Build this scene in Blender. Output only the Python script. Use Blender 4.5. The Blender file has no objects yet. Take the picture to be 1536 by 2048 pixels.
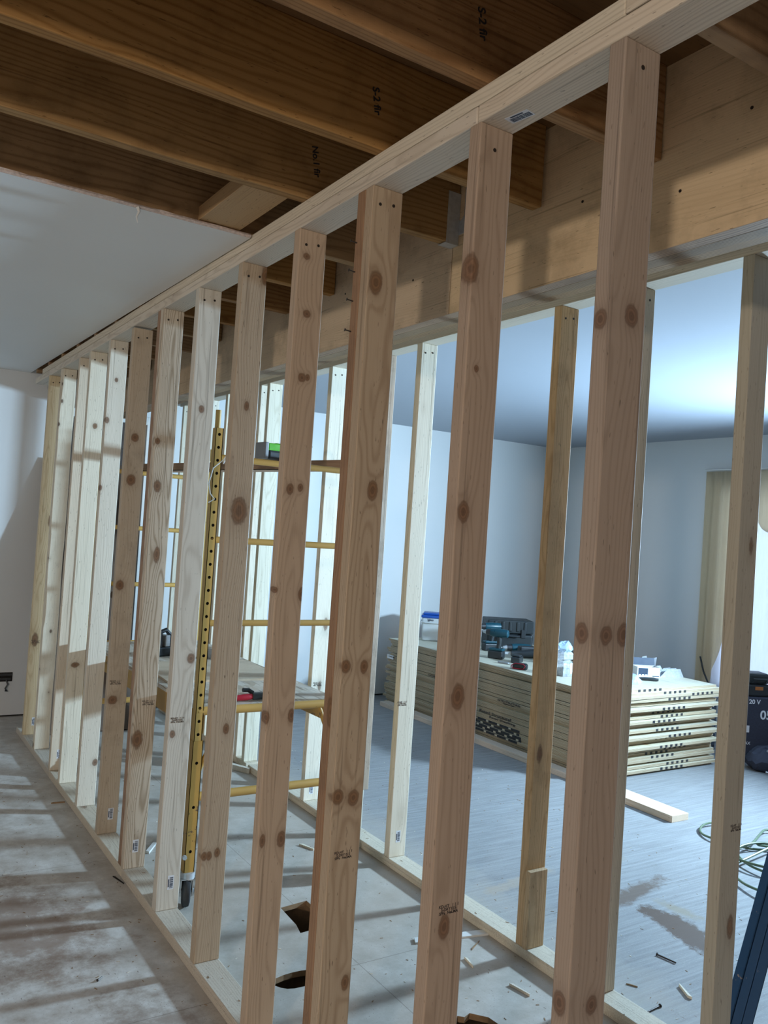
import bpy, math, random
from mathutils import Vector, Matrix
from mathutils.geometry import tessellate_polygon
R = math.radians
random.seed(7)
scn = bpy.context.scene
col = scn.collection

# ---------------------------------------------------------------- camera
cam_d = bpy.data.cameras.new('camera'); cam = bpy.data.objects.new('camera', cam_d); col.objects.link(cam)
F_PX, YAW, PITCH, ROLL = 1679.18, .57056, .02376, .06644
w_ = Vector((math.sin(YAW)*math.cos(PITCH), math.cos(YAW)*math.cos(PITCH), math.sin(PITCH)))
r_ = Vector((math.cos(YAW), -math.sin(YAW), 0)); u_ = r_.cross(w_)
r2 = r_*math.cos(ROLL)+u_*math.sin(ROLL); u2 = -r_*math.sin(ROLL)+u_*math.cos(ROLL)
m = Matrix((r2, u2, -w_)).transposed().to_4x4(); m.translation = (-1.0652, -1.0127, 1.4961)
cam.matrix_world = m
cam_d.sensor_fit = 'VERTICAL'; cam_d.sensor_height = 36; cam_d.lens = F_PX/2048*36
cam_d.clip_start = .02
scn.camera = cam

# ---------------------------------------------------------------- world, lights, exposure
world = bpy.data.worlds.new('world'); scn.world = world; world.use_nodes = True
world.node_tree.nodes['Background'].inputs[0].default_value = (.60, .76, 1, 1)
world.node_tree.nodes['Background'].inputs[1].default_value = 3.0

def area_light(name, loc, target, size, size_y, power, color, shape='RECTANGLE', spread=180):
    l = bpy.data.lights.new(name, 'AREA'); l.shape = shape; l.size = size; l.size_y = size_y
    l.energy = power; l.color = color; l.spread = R(spread)
    o = bpy.data.objects.new(name, l); col.objects.link(o); o.location = loc
    o.rotation_euler = (Vector(target)-Vector(loc)).to_track_quat('-Z', 'Y').to_euler()
    return o
LAMP = (4.6, 1.33, 1.54)
area_light('work_lamp_light', LAMP, (1.6, 2.55, 1.66), .36, .20, 405, (.50, .74, .96), spread=150)
area_light('ceiling_fixture_light', (-5.3, -3.9, 2.26), (0, .6, 1.1), .34, .34, 140, (1.0, .88, .76), 'DISK')
area_light('room_fill_light', (-3.0, -1.6, 2.30), (-3.0, -1.6, 0), .9, .9, 24, (1.0, .90, .80))  # unseen soft fill added for ambient light in the near room, no actual fixture
scn.view_settings.view_transform = 'Standard'; scn.view_settings.look = 'None'
scn.view_settings.gamma = 1; scn.view_settings.use_curve_mapping = False
scn.view_settings.exposure = 0.0

# ---------------------------------------------------------------- helpers
def tag(o, label=None, cat=None, group=None, kind=None):
    if label: o['label'] = label
    if cat: o['category'] = cat
    if group: o['group'] = group
    if kind: o['kind'] = kind
    return o
def empty(name, loc=(0, 0, 0), rot=(0, 0, 0), parent=None):
    o = bpy.data.objects.new(name, None); col.objects.link(o); o.location = loc; o.rotation_euler = rot
    o.empty_display_size = .05
    if parent: o.parent = parent
    return o
class MB:
    def __init__(s): s.v = []; s.f = []; s.m = []
    def add(s, vs, fs, m=0):
        b = len(s.v); s.v += [tuple(x) for x in vs]; s.f += [tuple(b+i for i in f) for f in fs]; s.m += [m]*len(fs); return s
    def box(s, x0, x1, y0, y1, z0, z1, m=0, mat=None):
        vs = [Vector(p) for p in ((x0,y0,z0),(x1,y0,z0),(x1,y1,z0),(x0,y1,z0),(x0,y0,z1),(x1,y0,z1),(x1,y1,z1),(x0,y1,z1))]
        if mat: vs = [mat @ p for p in vs]
        return s.add(vs, [(0,3,2,1),(4,5,6,7),(0,1,5,4),(1,2,6,5),(2,3,7,6),(3,0,4,7)], m)
    def prism(s, pts, z0, z1, m=0, mat=None):
        n = len(pts); vs = [Vector((x, y, z0)) for x, y in pts]+[Vector((x, y, z1)) for x, y in pts]
        if mat: vs = [mat @ p for p in vs]
        return s.add(vs, [tuple(range(n-1, -1, -1)), tuple(range(n, 2*n))]+[(i, (i+1) % n, n+(i+1) % n, n+i) for i in range(n)], m)
    def cyl(s, a, b, r0, r1=None, n=16, m=0, cap=True):
        a = Vector(a); b = Vector(b); r1 = r0 if r1 is None else r1
        d = (b-a).normalized(); x = d.orthogonal().normalized(); y = d.cross(x)
        vs = [a+(x*math.cos(2*math.pi*i/n)+y*math.sin(2*math.pi*i/n))*r0 for i in range(n)]
        vs += [b+(x*math.cos(2*math.pi*i/n)+y*math.sin(2*math.pi*i/n))*r1 for i in range(n)]
        fs = [(i, (i+1) % n, n+(i+1) % n, n+i) for i in range(n)]
        if cap: fs += [tuple(range(n-1, -1, -1)), tuple(range(n, 2*n))]
        return s.add(vs, fs, m)
    def tube(s, pts, r, n=8, m=0):
        pts = [Vector(p) for p in pts]; k = len(pts); vs = []; prev = None
        for i, p in enumerate(pts):
            d = (pts[min(i+1, k-1)]-pts[max(i-1, 0)]).normalized()
            x = d.orthogonal().normalized() if prev is None else (prev-d*prev.dot(d)).normalized()
            prev = x; y = d.cross(x); rr = r[i] if isinstance(r, (list, tuple)) else r
            vs += [p+(x*math.cos(2*math.pi*j/n)+y*math.sin(2*math.pi*j/n))*rr for j in range(n)]
        fs = [(i*n+j, i*n+(j+1) % n, (i+1)*n+(j+1) % n, (i+1)*n+j) for i in range(k-1) for j in range(n)]
        fs += [tuple(range(n-1, -1, -1)), tuple(range((k-1)*n, k*n))]
        return s.add(vs, fs, m)
    def lathe(s, prof, c=(0, 0), n=24, m=0, sq=0):
        vs = []; k = len(prof)
        for r, z in prof:
            for i in range(n):
                a = 2*math.pi*i/n; q = 1
                if sq: q = 1/max(abs(math.cos(a)), abs(math.sin(a)))**sq
                vs.append((c[0]+r*q*math.cos(a), c[1]+r*q*math.sin(a), z))
        fs = [(i*n+j, i*n+(j+1) % n, (i+1)*n+(j+1) % n, (i+1)*n+j) for i in range(k-1) for j in range(n)]
        fs += [tuple(range(n-1, -1, -1)), tuple(range((k-1)*n, k*n))]
        return s.add(vs, fs, m)
    def build(s, name, mats, parent=None, loc=None, rot=None, bevel=0, smooth=False, seg=2):
        me = bpy.data.meshes.new(name); me.from_pydata(s.v, [], s.f)
        if not isinstance(mats, (list, tuple)): mats = [mats]
        for mm in mats: me.materials.append(mm)
        me.polygons.foreach_set('material_index', s.m)
        if smooth:
            me.polygons.foreach_set('use_smooth', [True]*len(s.f))
            me.set_sharp_from_angle(angle=R(38))
        me.update()
        o = bpy.data.objects.new(name, me); col.objects.link(o)
        if parent: o.parent = parent
        if loc is not None: o.location = loc
        if rot is not None: o.rotation_euler = rot
        if bevel:
            b = o.modifiers.new('bevel', 'BEVEL'); b.width = bevel; b.segments = seg; b.limit_method = 'ANGLE'; b.angle_limit = R(40)
        return o

# ---------------------------------------------------------------- materials
class NT:
    def __init__(s, name):
        s.mat = bpy.data.materials.new(name); s.mat.use_nodes = True; s.t = s.mat.node_tree
        s.b = s.t.nodes['Principled BSDF']
    def n(s, typ, ins=None, **kw):
        nd = s.t.nodes.new('ShaderNode'+typ)
        for k, v in kw.items(): setattr(nd, k, v)
        for k, v in (ins or {}).items():
            if isinstance(v, bpy.types.NodeSocket): s.t.links.new(v, nd.inputs[k])
            elif v is not None: nd.inputs[k].default_value = v
        return nd
    def math(s, op, a, b=None, c=None, clamp=False):
        nd = s.n('Math', {0: a, 1: b, 2: c} if c is not None else ({0: a, 1: b} if b is not None else {0: a}), operation=op, use_clamp=clamp); return nd.outputs[0]
    def vm(s, op, a, b=None):
        nd = s.n('VectorMath', {0: a, 1: b} if b is not None else {0: a}, operation=op); return nd.outputs['Vector']
    def mix(s, f, a, b, mode='MIX'):
        nd = s.t.nodes.new('ShaderNodeMix'); nd.data_type = 'RGBA'; nd.blend_type = mode
        for i, v in ((0, f), (6, a), (7, b)):
            if isinstance(v, bpy.types.NodeSocket): s.t.links.new(v, nd.inputs[i])
            else: nd.inputs[i].default_value = (v if i == 0 else (*v, 1) if len(v) == 3 else v)
        return nd.outputs[2]
    def ramp(s, f, lo, hi, a=0., b=1.):
        nd = s.n('MapRange', {0: f, 1: lo, 2: hi, 3: a, 4: b}); return nd.outputs[0]
    def noise(s, vec, scale, detail=3, rough=.55):
        return s.n('TexNoise', {'Vector': vec, 'Scale': scale, 'Detail': detail, 'Roughness': rough}).outputs[0]
    def set(s, **kw):
        for k, v in kw.items():
            k = k.replace('_', ' ')
            if isinstance(v, bpy.types.NodeSocket): s.t.links.new(v, s.b.inputs[k])
            else: s.b.inputs[k].default_value = v
        return s.mat
    def bump(s, h, strength=.2, dist=.002):
        s.t.links.new(s.n('Bump', {'Strength': strength, 'Distance': dist, 'Height': h}).outputs[0], s.b.inputs['Normal'])

def plain(name, c, rough=.6, metal=0., var=0.06, scale=30, **kw):
    t = NT(name); tc = t.n('TexCoord').outputs['Object']
    nz = t.noise(tc, scale, 4)
    c2 = [max(0, x*(1-var*2.5)) for x in c]; c1 = [min(1, x*(1+var*1.5)) for x in c]
    t.set(Base_Color=t.mix(nz, c2, c1), Roughness=t.ramp(nz, .3, .7, max(0, rough-.08), min(1, rough+.08)), Metallic=metal, **kw)
    return t.mat

def wood(name, lo, hi, axis='Z', knots=None, kd=.5, ring=.5, knotc=(.17, .095, .055), rough=.62, dirt=0., fibre=.5, var=.10, streak=.3, freq=980., lines=.55, kscale=(8., 8., 3.4), dust=0.):
    """sawn softwood: growth rings about a wandering pith, fine fibres, knots; grain runs along the local axis given"""
    t = NT(name); tc = t.n('TexCoord').outputs['Object']
    rnd = t.n('ObjectInfo').outputs['Random']
    sx = t.n('SeparateXYZ', {0: tc}).outputs
    idx = {'Z': (0, 1, 2), 'Y': (0, 2, 1), 'X': (1, 2, 0)}[axis]
    P = t.n('CombineXYZ', {0: sx[idx[0]], 1: sx[idx[1]], 2: sx[idx[2]]}).outputs[0]
    off = t.n('CombineXYZ', {0: t.math('MULTIPLY', rnd, 37.), 1: t.math('MULTIPLY', rnd, 91.), 2: t.math('MULTIPLY', rnd, 53.)}).outputs[0]
    Q = t.vm('ADD', P, off)
    if knots:
        d = None
        for (a, l, ra, rl, yk) in [(*k, 0.)[:5] for k in knots]:
            v = t.vm('SUBTRACT', P, (a, yk, l)); v = t.vm('MULTIPLY', v, (1/ra, 1/.034 if yk == 0 else 1/.013, 1/rl))
            ln = t.n('VectorMath', {0: v}, operation='LENGTH').outputs['Value']
            d = ln if d is None else t.math('MINIMUM', d, ln)
    else:
        vv = t.n('TexVoronoi', {'Vector': t.vm('MULTIPLY', Q, kscale), 'Scale': 1., 'Randomness': 1.})
        csep = t.n('SeparateColor', {0: vv.outputs['Color']}).outputs
        ok = t.math('GREATER_THAN', csep[0], 1-kd)
        size = t.ramp(csep[1], 0, 1, .07, .15)
        d = t.math('ADD', t.math('DIVIDE', vv.outputs['Distance'], size), t.math('MULTIPLY', t.math('SUBTRACT', 1., ok), 20.))
    dn = t.math('ADD', d, t.math('MULTIPLY', t.math('SUBTRACT', t.noise(Q, 60, 2), .5), .5))
    infl = t.math('POWER', 2.718, t.math('MULTIPLY', t.math('MULTIPLY', d, d), -.22))
    # growth rings
    wob = t.n('TexNoise', {'Vector': t.vm('MULTIPLY', Q, (5., 5., .9)), 'Scale': 1., 'Detail': 3., 'Roughness': .5}).outputs['Color']
    wob = t.vm('MULTIPLY', t.vm('SUBTRACT', wob, (.5, .5, .5)), (.11, .11, 0))
    pit = t.n('CombineXYZ', {0: t.math('SUBTRACT', t.math('MULTIPLY', rnd, .16), .03), 1: t.math('SUBTRACT', t.math('MULTIPLY', t.math('FRACT', t.math('MULTIPLY', rnd, 7.3)), .14), .10), 2: 0.}).outputs[0]
    rv = t.vm('MULTIPLY', t.vm('SUBTRACT', t.vm('ADD', P, wob), pit), (1, 1, 0))
    rr = t.n('VectorMath', {0: rv}, operation='LENGTH').outputs['Value']
    ph = t.math('ADD', t.math('MULTIPLY', rr, freq), t.math('MULTIPLY', infl, 9.))
    s1 = t.math('SINE', ph)
    late = t.math('POWER', t.ramp(s1, -1, 1, 0, 1), 3.)
    fib = t.n('TexNoise', {'Vector': t.vm('MULTIPLY', Q, (420., 420., 7.)), 'Scale': 1., 'Detail': 3., 'Roughness': .6}).outputs[0]
    broad = t.n('TexNoise', {'Vector': t.vm('MULTIPLY', Q, (16., 16., 1.1)), 'Scale': 1., 'Detail': 3., 'Roughness': .55}).outputs[0]
    f = t.math('ADD', t.math('MULTIPLY', late, ring), t.math('MULTIPLY', t.math('SUBTRACT', fib, .5), fibre))
    f = t.math('ADD', f, t.math('MULTIPLY', t.math('SUBTRACT', broad, .45), streak*2), clamp=True)
    c = t.mix(f, hi, lo)
    ln_ = t.n('TexNoise', {'Vector': t.vm('MULTIPLY', Q, (110., 110., 1.6)), 'Scale': 1., 'Detail': 2., 'Roughness': .5}).outputs[0]
    c = t.mix(t.ramp(ln_, .63, .72, 0, lines), c, [x*.6 for x in lo])
    fleck = t.n('TexNoise', {'Vector': t.vm('MULTIPLY', Q, (260., 260., 40.)), 'Scale': 1., 'Detail': 1.}).outputs[0]
    c = t.mix(t.ramp(fleck, .72, .76, 0, lines*1.2), c, [x*.4 for x in lo])
    # reddish halo, knot body, dark knot edge
    c = t.mix(t.math('MULTIPLY', t.math('MULTIPLY', infl, t.ramp(dn, .8, 3.2, 1, 0)), .55), c, [x*.55+k*.45 for x, k in zip(lo, knotc)])
    kr = t.ramp(t.math('SINE', t.math('MULTIPLY', dn, 15.)), -1, 1, .35, .8)
    kcol = t.mix(t.math('MULTIPLY', kr, t.ramp(dn, .1, .7, .25, 1)), [k*.62 for k in knotc], [min(1, k*1.9) for k in knotc])
    c = t.mix(t.ramp(dn, 1.25, .75, 0, .88), c, kcol)
    c = t.mix(t.math('MULTIPLY', t.ramp(t.math('ABSOLUTE', t.math('SUBTRACT', dn, .98)), .26, .0, 0, 1), .5), c, [k*.5 for k in knotc])
    if dirt:
        dm = t.ramp(t.noise(Q, 5.5, 6, .65), .5, .72, 0, dirt)
        c = t.mix(dm, c, [x*.42 for x in lo])
    if dust:
        sp = t.noise(Q, 210, 3, .7); sp2 = t.n('TexVoronoi', {'Vector': t.vm('MULTIPLY', Q, (1., 1., .6)), 'Scale': 130.}).outputs['Distance']
        c = t.mix(t.ramp(sp, .48, .66, 0, dust), c, (.70, .64, .52)); c = t.mix(t.ramp(sp2, .16, .10, 0, dust*.8), c, (.25, .17, .10))
    hsv = t.n('HueSaturation', {'Hue': t.math('ADD', .5, t.math('MULTIPLY', t.math('SUBTRACT', t.math('FRACT', t.math('MULTIPLY', rnd, 13.7)), .5), .012)),
                                'Saturation': t.math('ADD', 1., t.math('MULTIPLY', t.math('SUBTRACT', t.math('FRACT', t.math('MULTIPLY', rnd, 5.1)), .5), .3)),
                                'Value': t.math('ADD', 1., t.math('MULTIPLY', t.math('SUBTRACT', rnd, .5), var*2)), 'Color': c}).outputs[0]
    t.set(Base_Color=hsv, Roughness=rough)
    t.b.inputs['Specular IOR Level'].default_value = .3
    t.bump(t.math('ADD', fib, t.math('MULTIPLY', late, .6)), .18, .0006)
    return t.mat

PALE = ((.37, .285, .19), (.63, .53, .40)); PINK = ((.31, .22, .15), (.52, .40, .295)); WHITE = ((.48, .41, .30), (.76, .70, .58))
M = {}
M['pine'] = wood('pine', *PALE); M['pinkpine'] = wood('pink_pine', *PINK)
M['whitepine'] = wood('white_spruce', *WHITE, ring=.35, kd=.45)
M['redpine'] = wood('red_cedar_board', (.23, .13, .085), (.36, .225, .15), kd=.25, dirt=.5)
M['barkpine'] = wood('waney_pine', *WHITE, kd=.55, ring=.3, dirt=.2, kscale=(14., 14., 9.), knotc=(.09, .055, .04))
M['oldpine'] = wood('amber_pine', (.45, .28, .14), (.70, .50, .29), kd=.7, dirt=.35)
M['plate'] = wood('pine_plate', (.46, .38, .28), (.66, .58, .46), axis='Y', kd=.4)
M['platedust'] = wood('pine_sole_plate', (.44, .36, .27), (.62, .55, .44), axis='Y', kd=.2, dirt=.15, dust=.8)
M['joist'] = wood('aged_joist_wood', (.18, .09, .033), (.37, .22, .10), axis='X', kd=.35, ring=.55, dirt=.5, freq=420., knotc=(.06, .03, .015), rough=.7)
M['block'] = wood('joist_blocking_wood', (.32, .20, .10), (.50, .35, .20), axis='Y', kd=.1, ring=.2)
M['beam'] = wood('laminated_beam_face', (.44, .31, .18), (.66, .50, .33), axis='Y', kd=.06, ring=.16, dirt=.45, streak=.5, rough=.6)
M['beamedge'] = wood('laminated_beam_ply_edges', (.18, .105, .05), (.40, .26, .14), axis='Y', kd=0., ring=.9, streak=.8, dirt=.3)
M['board'] = wood('loose_board_wood', (.46, .35, .26), (.62, .50, .40), axis='Y', kd=.3)
M['boardx'] = wood('scaffold_board_wood', (.40, .24, .15), (.60, .42, .29), axis='X', kd=.3)
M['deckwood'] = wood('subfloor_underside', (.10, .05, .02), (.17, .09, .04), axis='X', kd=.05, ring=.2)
M['ply'] = wood('plywood_veneer', (.42, .36, .25), (.58, .53, .41), axis='Y', kd=.22, ring=.3, knotc=(.35, .2, .1))

def plyedge():
    t = NT('plywood_edge_layers'); tc = t.n('TexCoord').outputs['Object']
    z = t.n('SeparateXYZ', {0: tc}).outputs[2]
    st = t.ramp(t.math('SINE', t.math('MULTIPLY', z, 2*math.pi/.0066)), -.4, .4, 0, 1)
    nz = t.n('TexNoise', {'Vector': t.vm('MULTIPLY', tc, (9, 9, 300)), 'Scale': 1., 'Detail': 4.}).outputs[0]
    c = t.mix(st, (.24, .175, .10), (.50, .42, .30)); c = t.mix(t.ramp(nz, .45, .75, 0, .7), c, (.30, .20, .11))
    return t.set(Base_Color=c, Roughness=.75)
M['plyedge'] = plyedge()
M['ink'] = plain('black_ink', (.018, .018, .022), .6)
M['inkstamp'] = plain('faded_stamp_ink', (.06, .045, .04), .7, scale=400, var=.3)
M['paper'] = plain('white_label_paper', (.72, .74, .78), .5)

def drywall(name, c, var=.04):
    t = NT(name); tc = t.n('TexCoord').outputs['Object']
    n1 = t.noise(tc, 1.6, 4); n2 = t.noise(tc, 55, 3)
    cc = t.mix(t.math('ADD', t.math('MULTIPLY', n1, .7), t.math('MULTIPLY', n2, .3)), [x*(1-var) for x in c], [x*(1+var) for x in c])
    t.set(Base_Color=cc, Roughness=.55); t.bump(n2, .12, .001); return t.mat
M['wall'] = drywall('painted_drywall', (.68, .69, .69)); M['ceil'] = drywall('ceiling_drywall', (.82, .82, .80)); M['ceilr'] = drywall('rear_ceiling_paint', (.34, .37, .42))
M['gyp'] = plain('crumbled_gypsum', (.62, .52, .47), .9, scale=120, var=.25)

def floor_mat():
    t = NT('dusty_plywood_subfloor'); tc = t.n('TexCoord').outputs['Object']
    s = t.n('SeparateXYZ', {0: tc}).outputs
    nb = t.noise(tc, 1.3, 5, .6); nm = t.noise(tc, 9, 6, .7); nf = t.noise(tc, 160, 3, .7)
    grain = t.n('TexNoise', {'Vector': t.vm('MULTIPLY', tc, (3., 60., 3.)), 'Scale': 1., 'Detail': 5., 'Roughness': .65}).outputs[0]
    base = t.mix(t.ramp(nm, .35, .7), (.40, .365, .315), (.56, .53, .485))
    base = t.mix(t.ramp(nb, .42, .62, 0, .6), base, (.40, .34, .28))
    # left of the front partition the boards are browner, right of the rear one paler and streaked
    right = t.ramp(t.math('ADD', s[0], t.math('MULTIPLY', t.math('SUBTRACT', nm, .5), .5)), 1.0, 1.5)
    rc = t.mix(t.ramp(grain, .35, .68), (.21, .21, .215), (.31, .315, .32)); rc = t.mix(t.ramp(nm, .55, .8, 0, .5), rc, (.195, .185, .17))
    base = t.mix(right, base, rc)
    left = t.ramp(t.math('ADD', s[0], t.math('MULTIPLY', t.math('SUBTRACT', nb, .5), .8)), .1, -.25)
    base = t.mix(t.math('MULTIPLY', left, .8), base, t.mix(t.ramp(nm, .3, .7), (.40, .335, .28), (.76, .74, .71)))
    # saw dust flecks and dark specks
    fl = t.n('TexVoronoi', {'Vector': tc, 'Scale': 95.}).outputs['Distance']
    fl2 = t.n('TexVoronoi', {'Vector': t.vm('MULTIPLY', tc, (1., .35, 1.)), 'Scale': 34.}).outputs['Distance']
    base = t.mix(t.math('MULTIPLY', t.ramp(fl, .16, .10), t.ramp(nm, .45, .6, 0, .8)), base, (.16, .12, .085))
    base = t.mix(t.math('MULTIPLY', t.ramp(fl2, .09, .05), .7), base, (.16, .12, .09))
    base = t.mix(t.math('MULTIPLY', t.ramp(nf, .55, .8), .5), base, (.58, .55, .49))
    # worn brown patch by the rear partition
    def patch(cx, cy, rx, ry, ang, c, edge=.5, amt=1.):
        nonlocal base
        v = t.vm('SUBTRACT', tc, (cx, cy, 0)); v = t.n('VectorRotate', {'Vector': v, 'Angle': -ang}, rotation_type='Z_AXIS').outputs[0]
        v = t.vm('MULTIPLY', v, (1/rx, 1/ry, 0)); ln = t.n('VectorMath', {0: v}, operation='LENGTH').outputs['Value']
        ln = t.math('ADD', ln, t.math('MULTIPLY', t.math('SUBTRACT', t.noise(tc, 9, 7, .75), .5), 2.6))
        base = t.mix(t.ramp(ln, 1, 1-edge, 0, amt), base, c)
    patch(1.84, 1.12, .26, .085, 1.35, (.085, .045, .025), .3, .95)
    patch(1.98, 1.26, .12, .05, 1.7, (.26, .21, .13), .5, .6)
    patch(1.95, 1.45, .28, .06, .25, (.11, .065, .04), .5, .85)
    patch(2.1, 1.75, .25, .05, .3, (.27, .24, .18), .5, .4)
    patch(1.55, 1.75, .3, .05, .2, (.38, .30, .22), .5, .5)
    patch(-.45, 2.2, .30, .5, .2, (.25, .15, .10), .6, .6); patch(-.2, 1.3, .2, .35, 0, (.22, .15, .11), .6, .5)
    patch(-.55, 3.9, .3, .35, 0, (.22, .14, .11), .6, .6)
    # sheet seams
    for sock, step, offs in ((s[1], 1.22, .31), (s[0], 2.44, 1.28)):
        fr = t.math('ABSOLUTE', t.math('SUBTRACT', t.math('FRACT', t.math('ADD', t.math('DIVIDE', sock, step), offs)), .5))
        base = t.mix(t.ramp(fr, .0022/step, .0010/step, 0, .45), base, (.10, .075, .055))
    t.set(Base_Color=base, Roughness=.72); t.bump(t.math('ADD', nf, grain), .12, .001); return t.mat
M['floor'] = floor_mat()
M['dark'] = plain('dark_void', (.012, .009, .007), .9)
M['cavwood'] = plain('cut_subfloor_edge', (.30, .19, .10), .8, scale=60, var=.2)

def osb():
    t = NT('weathered_scaffold_deck'); tc = t.n('TexCoord').outputs['Object']
    v = t.n('TexVoronoi', {'Vector': t.vm('MULTIPLY', tc, (26., 11., 20.)), 'Scale': 1.}); c3 = t.n('SeparateColor', {0: v.outputs['Color']}).outputs
    c = t.mix(c3[0], (.50, .40, .29), (.72, .66, .56)); c = t.mix(t.ramp(t.noise(tc, 6, 6, .7), .45, .7, 0, .6), c, (.62, .60, .56))
    c = t.mix(t.ramp(t.n('TexNoise', {'Vector': t.vm('MULTIPLY', tc, (60., 6., 60.)), 'Scale': 1., 'Detail': 4.}).outputs[0], .55, .7, 0, .8), c, (.20, .14, .09))
    return t.set(Base_Color=c, Roughness=.8)
M['osb'] = osb()
def chipped(name, c, rust, amt=.62):
    t = NT(name); tc = t.n('TexCoord').outputs['Object']
    n = t.noise(tc, 14, 6, .7); n2 = t.noise(tc, 3, 3)
    cc = t.mix(t.ramp(n2, .3, .7), [x*.72 for x in c], c); cc = t.mix(t.ramp(n, amt, amt+.02), cc, rust)
    return t.set(Base_Color=cc, Roughness=.45)
M['yellow'] = chipped('yellow_scaffold_paint', (.60, .37, .10), (.10, .055, .035), .68)
M['yellowdirty'] = chipped('worn_yellow_paint', (.52, .30, .07), (.12, .07, .04), .60)
M['blue'] = chipped('blue_ladder_paint', (.012, .065, .165), (.24, .20, .19), .64)
M['steel'] = plain('galvanised_steel', (.60, .63, .66), .42, .45, scale=60, var=.15)
M['darksteel'] = plain('dark_steel', (.08, .08, .085), .4, .7)
M['rubber'] = plain('black_rubber', (.025, .027, .03), .7, scale=60, var=.3)
M['black'] = plain('black_plastic', (.022, .026, .030), .42)
M['charcoal'] = plain('charcoal_plastic', (.016, .022, .025), .5)
M['teal'] = plain('teal_plastic', (.006, .062, .09), .35)
M['red'] = plain('red_plastic', (.42, .012, .03), .4)
M['green'] = plain('lime_green_plastic', (.09, .42, .02), .4)
M['grey'] = plain('grey_plastic', (.30, .31, .33), .5)
M['cooler'] = plain('cooler_white_plastic', (.62, .64, .64), .35, var=.02)
M['coolblue'] = plain('cooler_blue_lid', (.012, .09, .42), .35)
M['hose'] = plain('green_hose', (.12, .17, .10), .4)
M['nail'] = plain('nail_steel', (.06, .05, .045), .4, .6)
M['white'] = plain('white_paint', (.70, .70, .68), .5, var=.02)
M['card'] = plain('white_carton', (.66, .68, .70), .6, var=.03)
M['navy'] = plain('dark_blue_print', (.03, .05, .09), .5)
M['canvas'] = plain('navy_canvas', (.035, .04, .065), .85, scale=90, var=.3)
M['bluetape'] = plain('blue_masking_tape', (.03, .14, .42), .6)
M['cordw'] = plain('white_cord', (.70, .70, .68), .6)
def clear(name, tint=(.85, .92, 1), rough=.12, alpha=.35):
    t = NT(name); tc = t.n('TexCoord').outputs['Object']; n = t.noise(tc, 40, 3)
    t.set(Base_Color=t.mix(n, [x*.9 for x in tint], tint), Roughness=rough, Alpha=t.ramp(n, .3, .7, alpha*.7, alpha*1.4)); return t.mat
M['clear'] = clear('clear_plastic'); M['film'] = clear('plastic_bag_film', (.55, .75, .98), .2, .5)
M['glass'] = clear('window_glass', (.9, .95, 1), .02, .06)
def cloth(name, c, mixf=.5, see=0.):
    t = NT(name); tc = t.n('TexCoord').outputs['Object']
    nz = t.n('TexNoise', {'Vector': t.vm('MULTIPLY', tc, (200, 200, 12)), 'Scale': 1., 'Detail': 2.}).outputs[0]
    cc = t.mix(nz, [x*.88 for x in c], c); t.set(Base_Color=cc, Roughness=.9)
    tr = t.n('BsdfTranslucent', {'Color': cc}); mx = t.n('MixShader', {0: mixf, 1: t.b.outputs[0], 2: tr.outputs[0]})
    out = mx.outputs[0]
    if see:
        tp = t.n('BsdfTransparent'); mx2 = t.n('MixShader', {0: see, 1: out, 2: tp.outputs[0]}); out = mx2.outputs[0]
    t.t.links.new(out, t.t.nodes['Material Output'].inputs[0]); return t.mat
M['cream'] = cloth('cream_curtain_cloth', (.92, .83, .66), .72); M['sheer'] = cloth('sheer_curtain_cloth', (.86, .89, .95), .6, .22)

def text(body, size, mat, parent, loc, rot, name, ext=.0004, align='CENTER', shear=0):
    c = bpy.data.curves.new('lettering', 'FONT'); c.body = body; c.size = size; c.extrude = ext; c.align_x = align; c.align_y = 'CENTER'
    c.shear = shear; c.space_line = .8; c.offset = size*.02
    o = bpy.data.objects.new('tmp', c); col.objects.link(o)
    dg = bpy.context.evaluated_depsgraph_get(); dg.update()
    me = bpy.data.meshes.new_from_object(o.evaluated_get(dg)); me.name = name
    bpy.data.objects.remove(o); me.materials.clear(); me.materials.append(mat)
    t = bpy.data.objects.new(name, me); col.objects.link(t); t.parent = parent; t.location = loc; t.rotation_euler = rot
    return t
def text_mesh_only(body, size):
    c = bpy.data.curves.new('lettering', 'FONT'); c.body = body; c.size = size; c.align_x = 'LEFT'
    o = bpy.data.objects.new('tmp', c); col.objects.link(o)
    dg = bpy.context.evaluated_depsgraph_get(); dg.update()
    me = bpy.data.meshes.new_from_object(o.evaluated_get(dg)); bpy.data.objects.remove(o); return me

# ---------------------------------------------------------------- structure
H = 2.3692; T = H+.076; PH = .038; XR = 1.091; XB = .5533; ZB = 2.2226; YF = 5.472; X3 = 5.2147; ZR = 2.4956
def struct(name, mb, mats, **k): return tag(mb.build(name, mats, **k), kind='structure')

# floor with real cut-outs down into the joist space
outer = [(-6.6, -5), (5.35, -5), (5.35, 5.6), (-6.6, 5.6)]
hole_a = [(.455, 1.735), (.60, 1.745), (.60, 1.965), (.478, 1.950), (.470, 1.80)]
hole_b = [(.305+.088*math.cos(a)*(1+.08*math.sin(3*a)), 1.455+.052*math.sin(a)*(1+.1*math.cos(2*a))) for a in [i*math.pi/8 for i in range(16)]]
hole_c = [(.60, .80), (.76, .80), (.74, 1.00), (.70, 1.045), (.672, 1.035), (.655, 1.05), (.60, 1.0)]
polys = [[Vector((x, y, 0)) for x, y in p] for p in (outer, hole_a, hole_b, hole_c)]
flat = [v for p in polys for v in p]
tris = tessellate_polygon(polys)
fm = MB(); vs = [tuple(v) for v in flat]; fs = []
for a, b, c in tris:
    n = (flat[b]-flat[a]).cross(flat[c]-flat[a]); fs.append((a, b, c) if n.z > 0 else (a, c, b))
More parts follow.
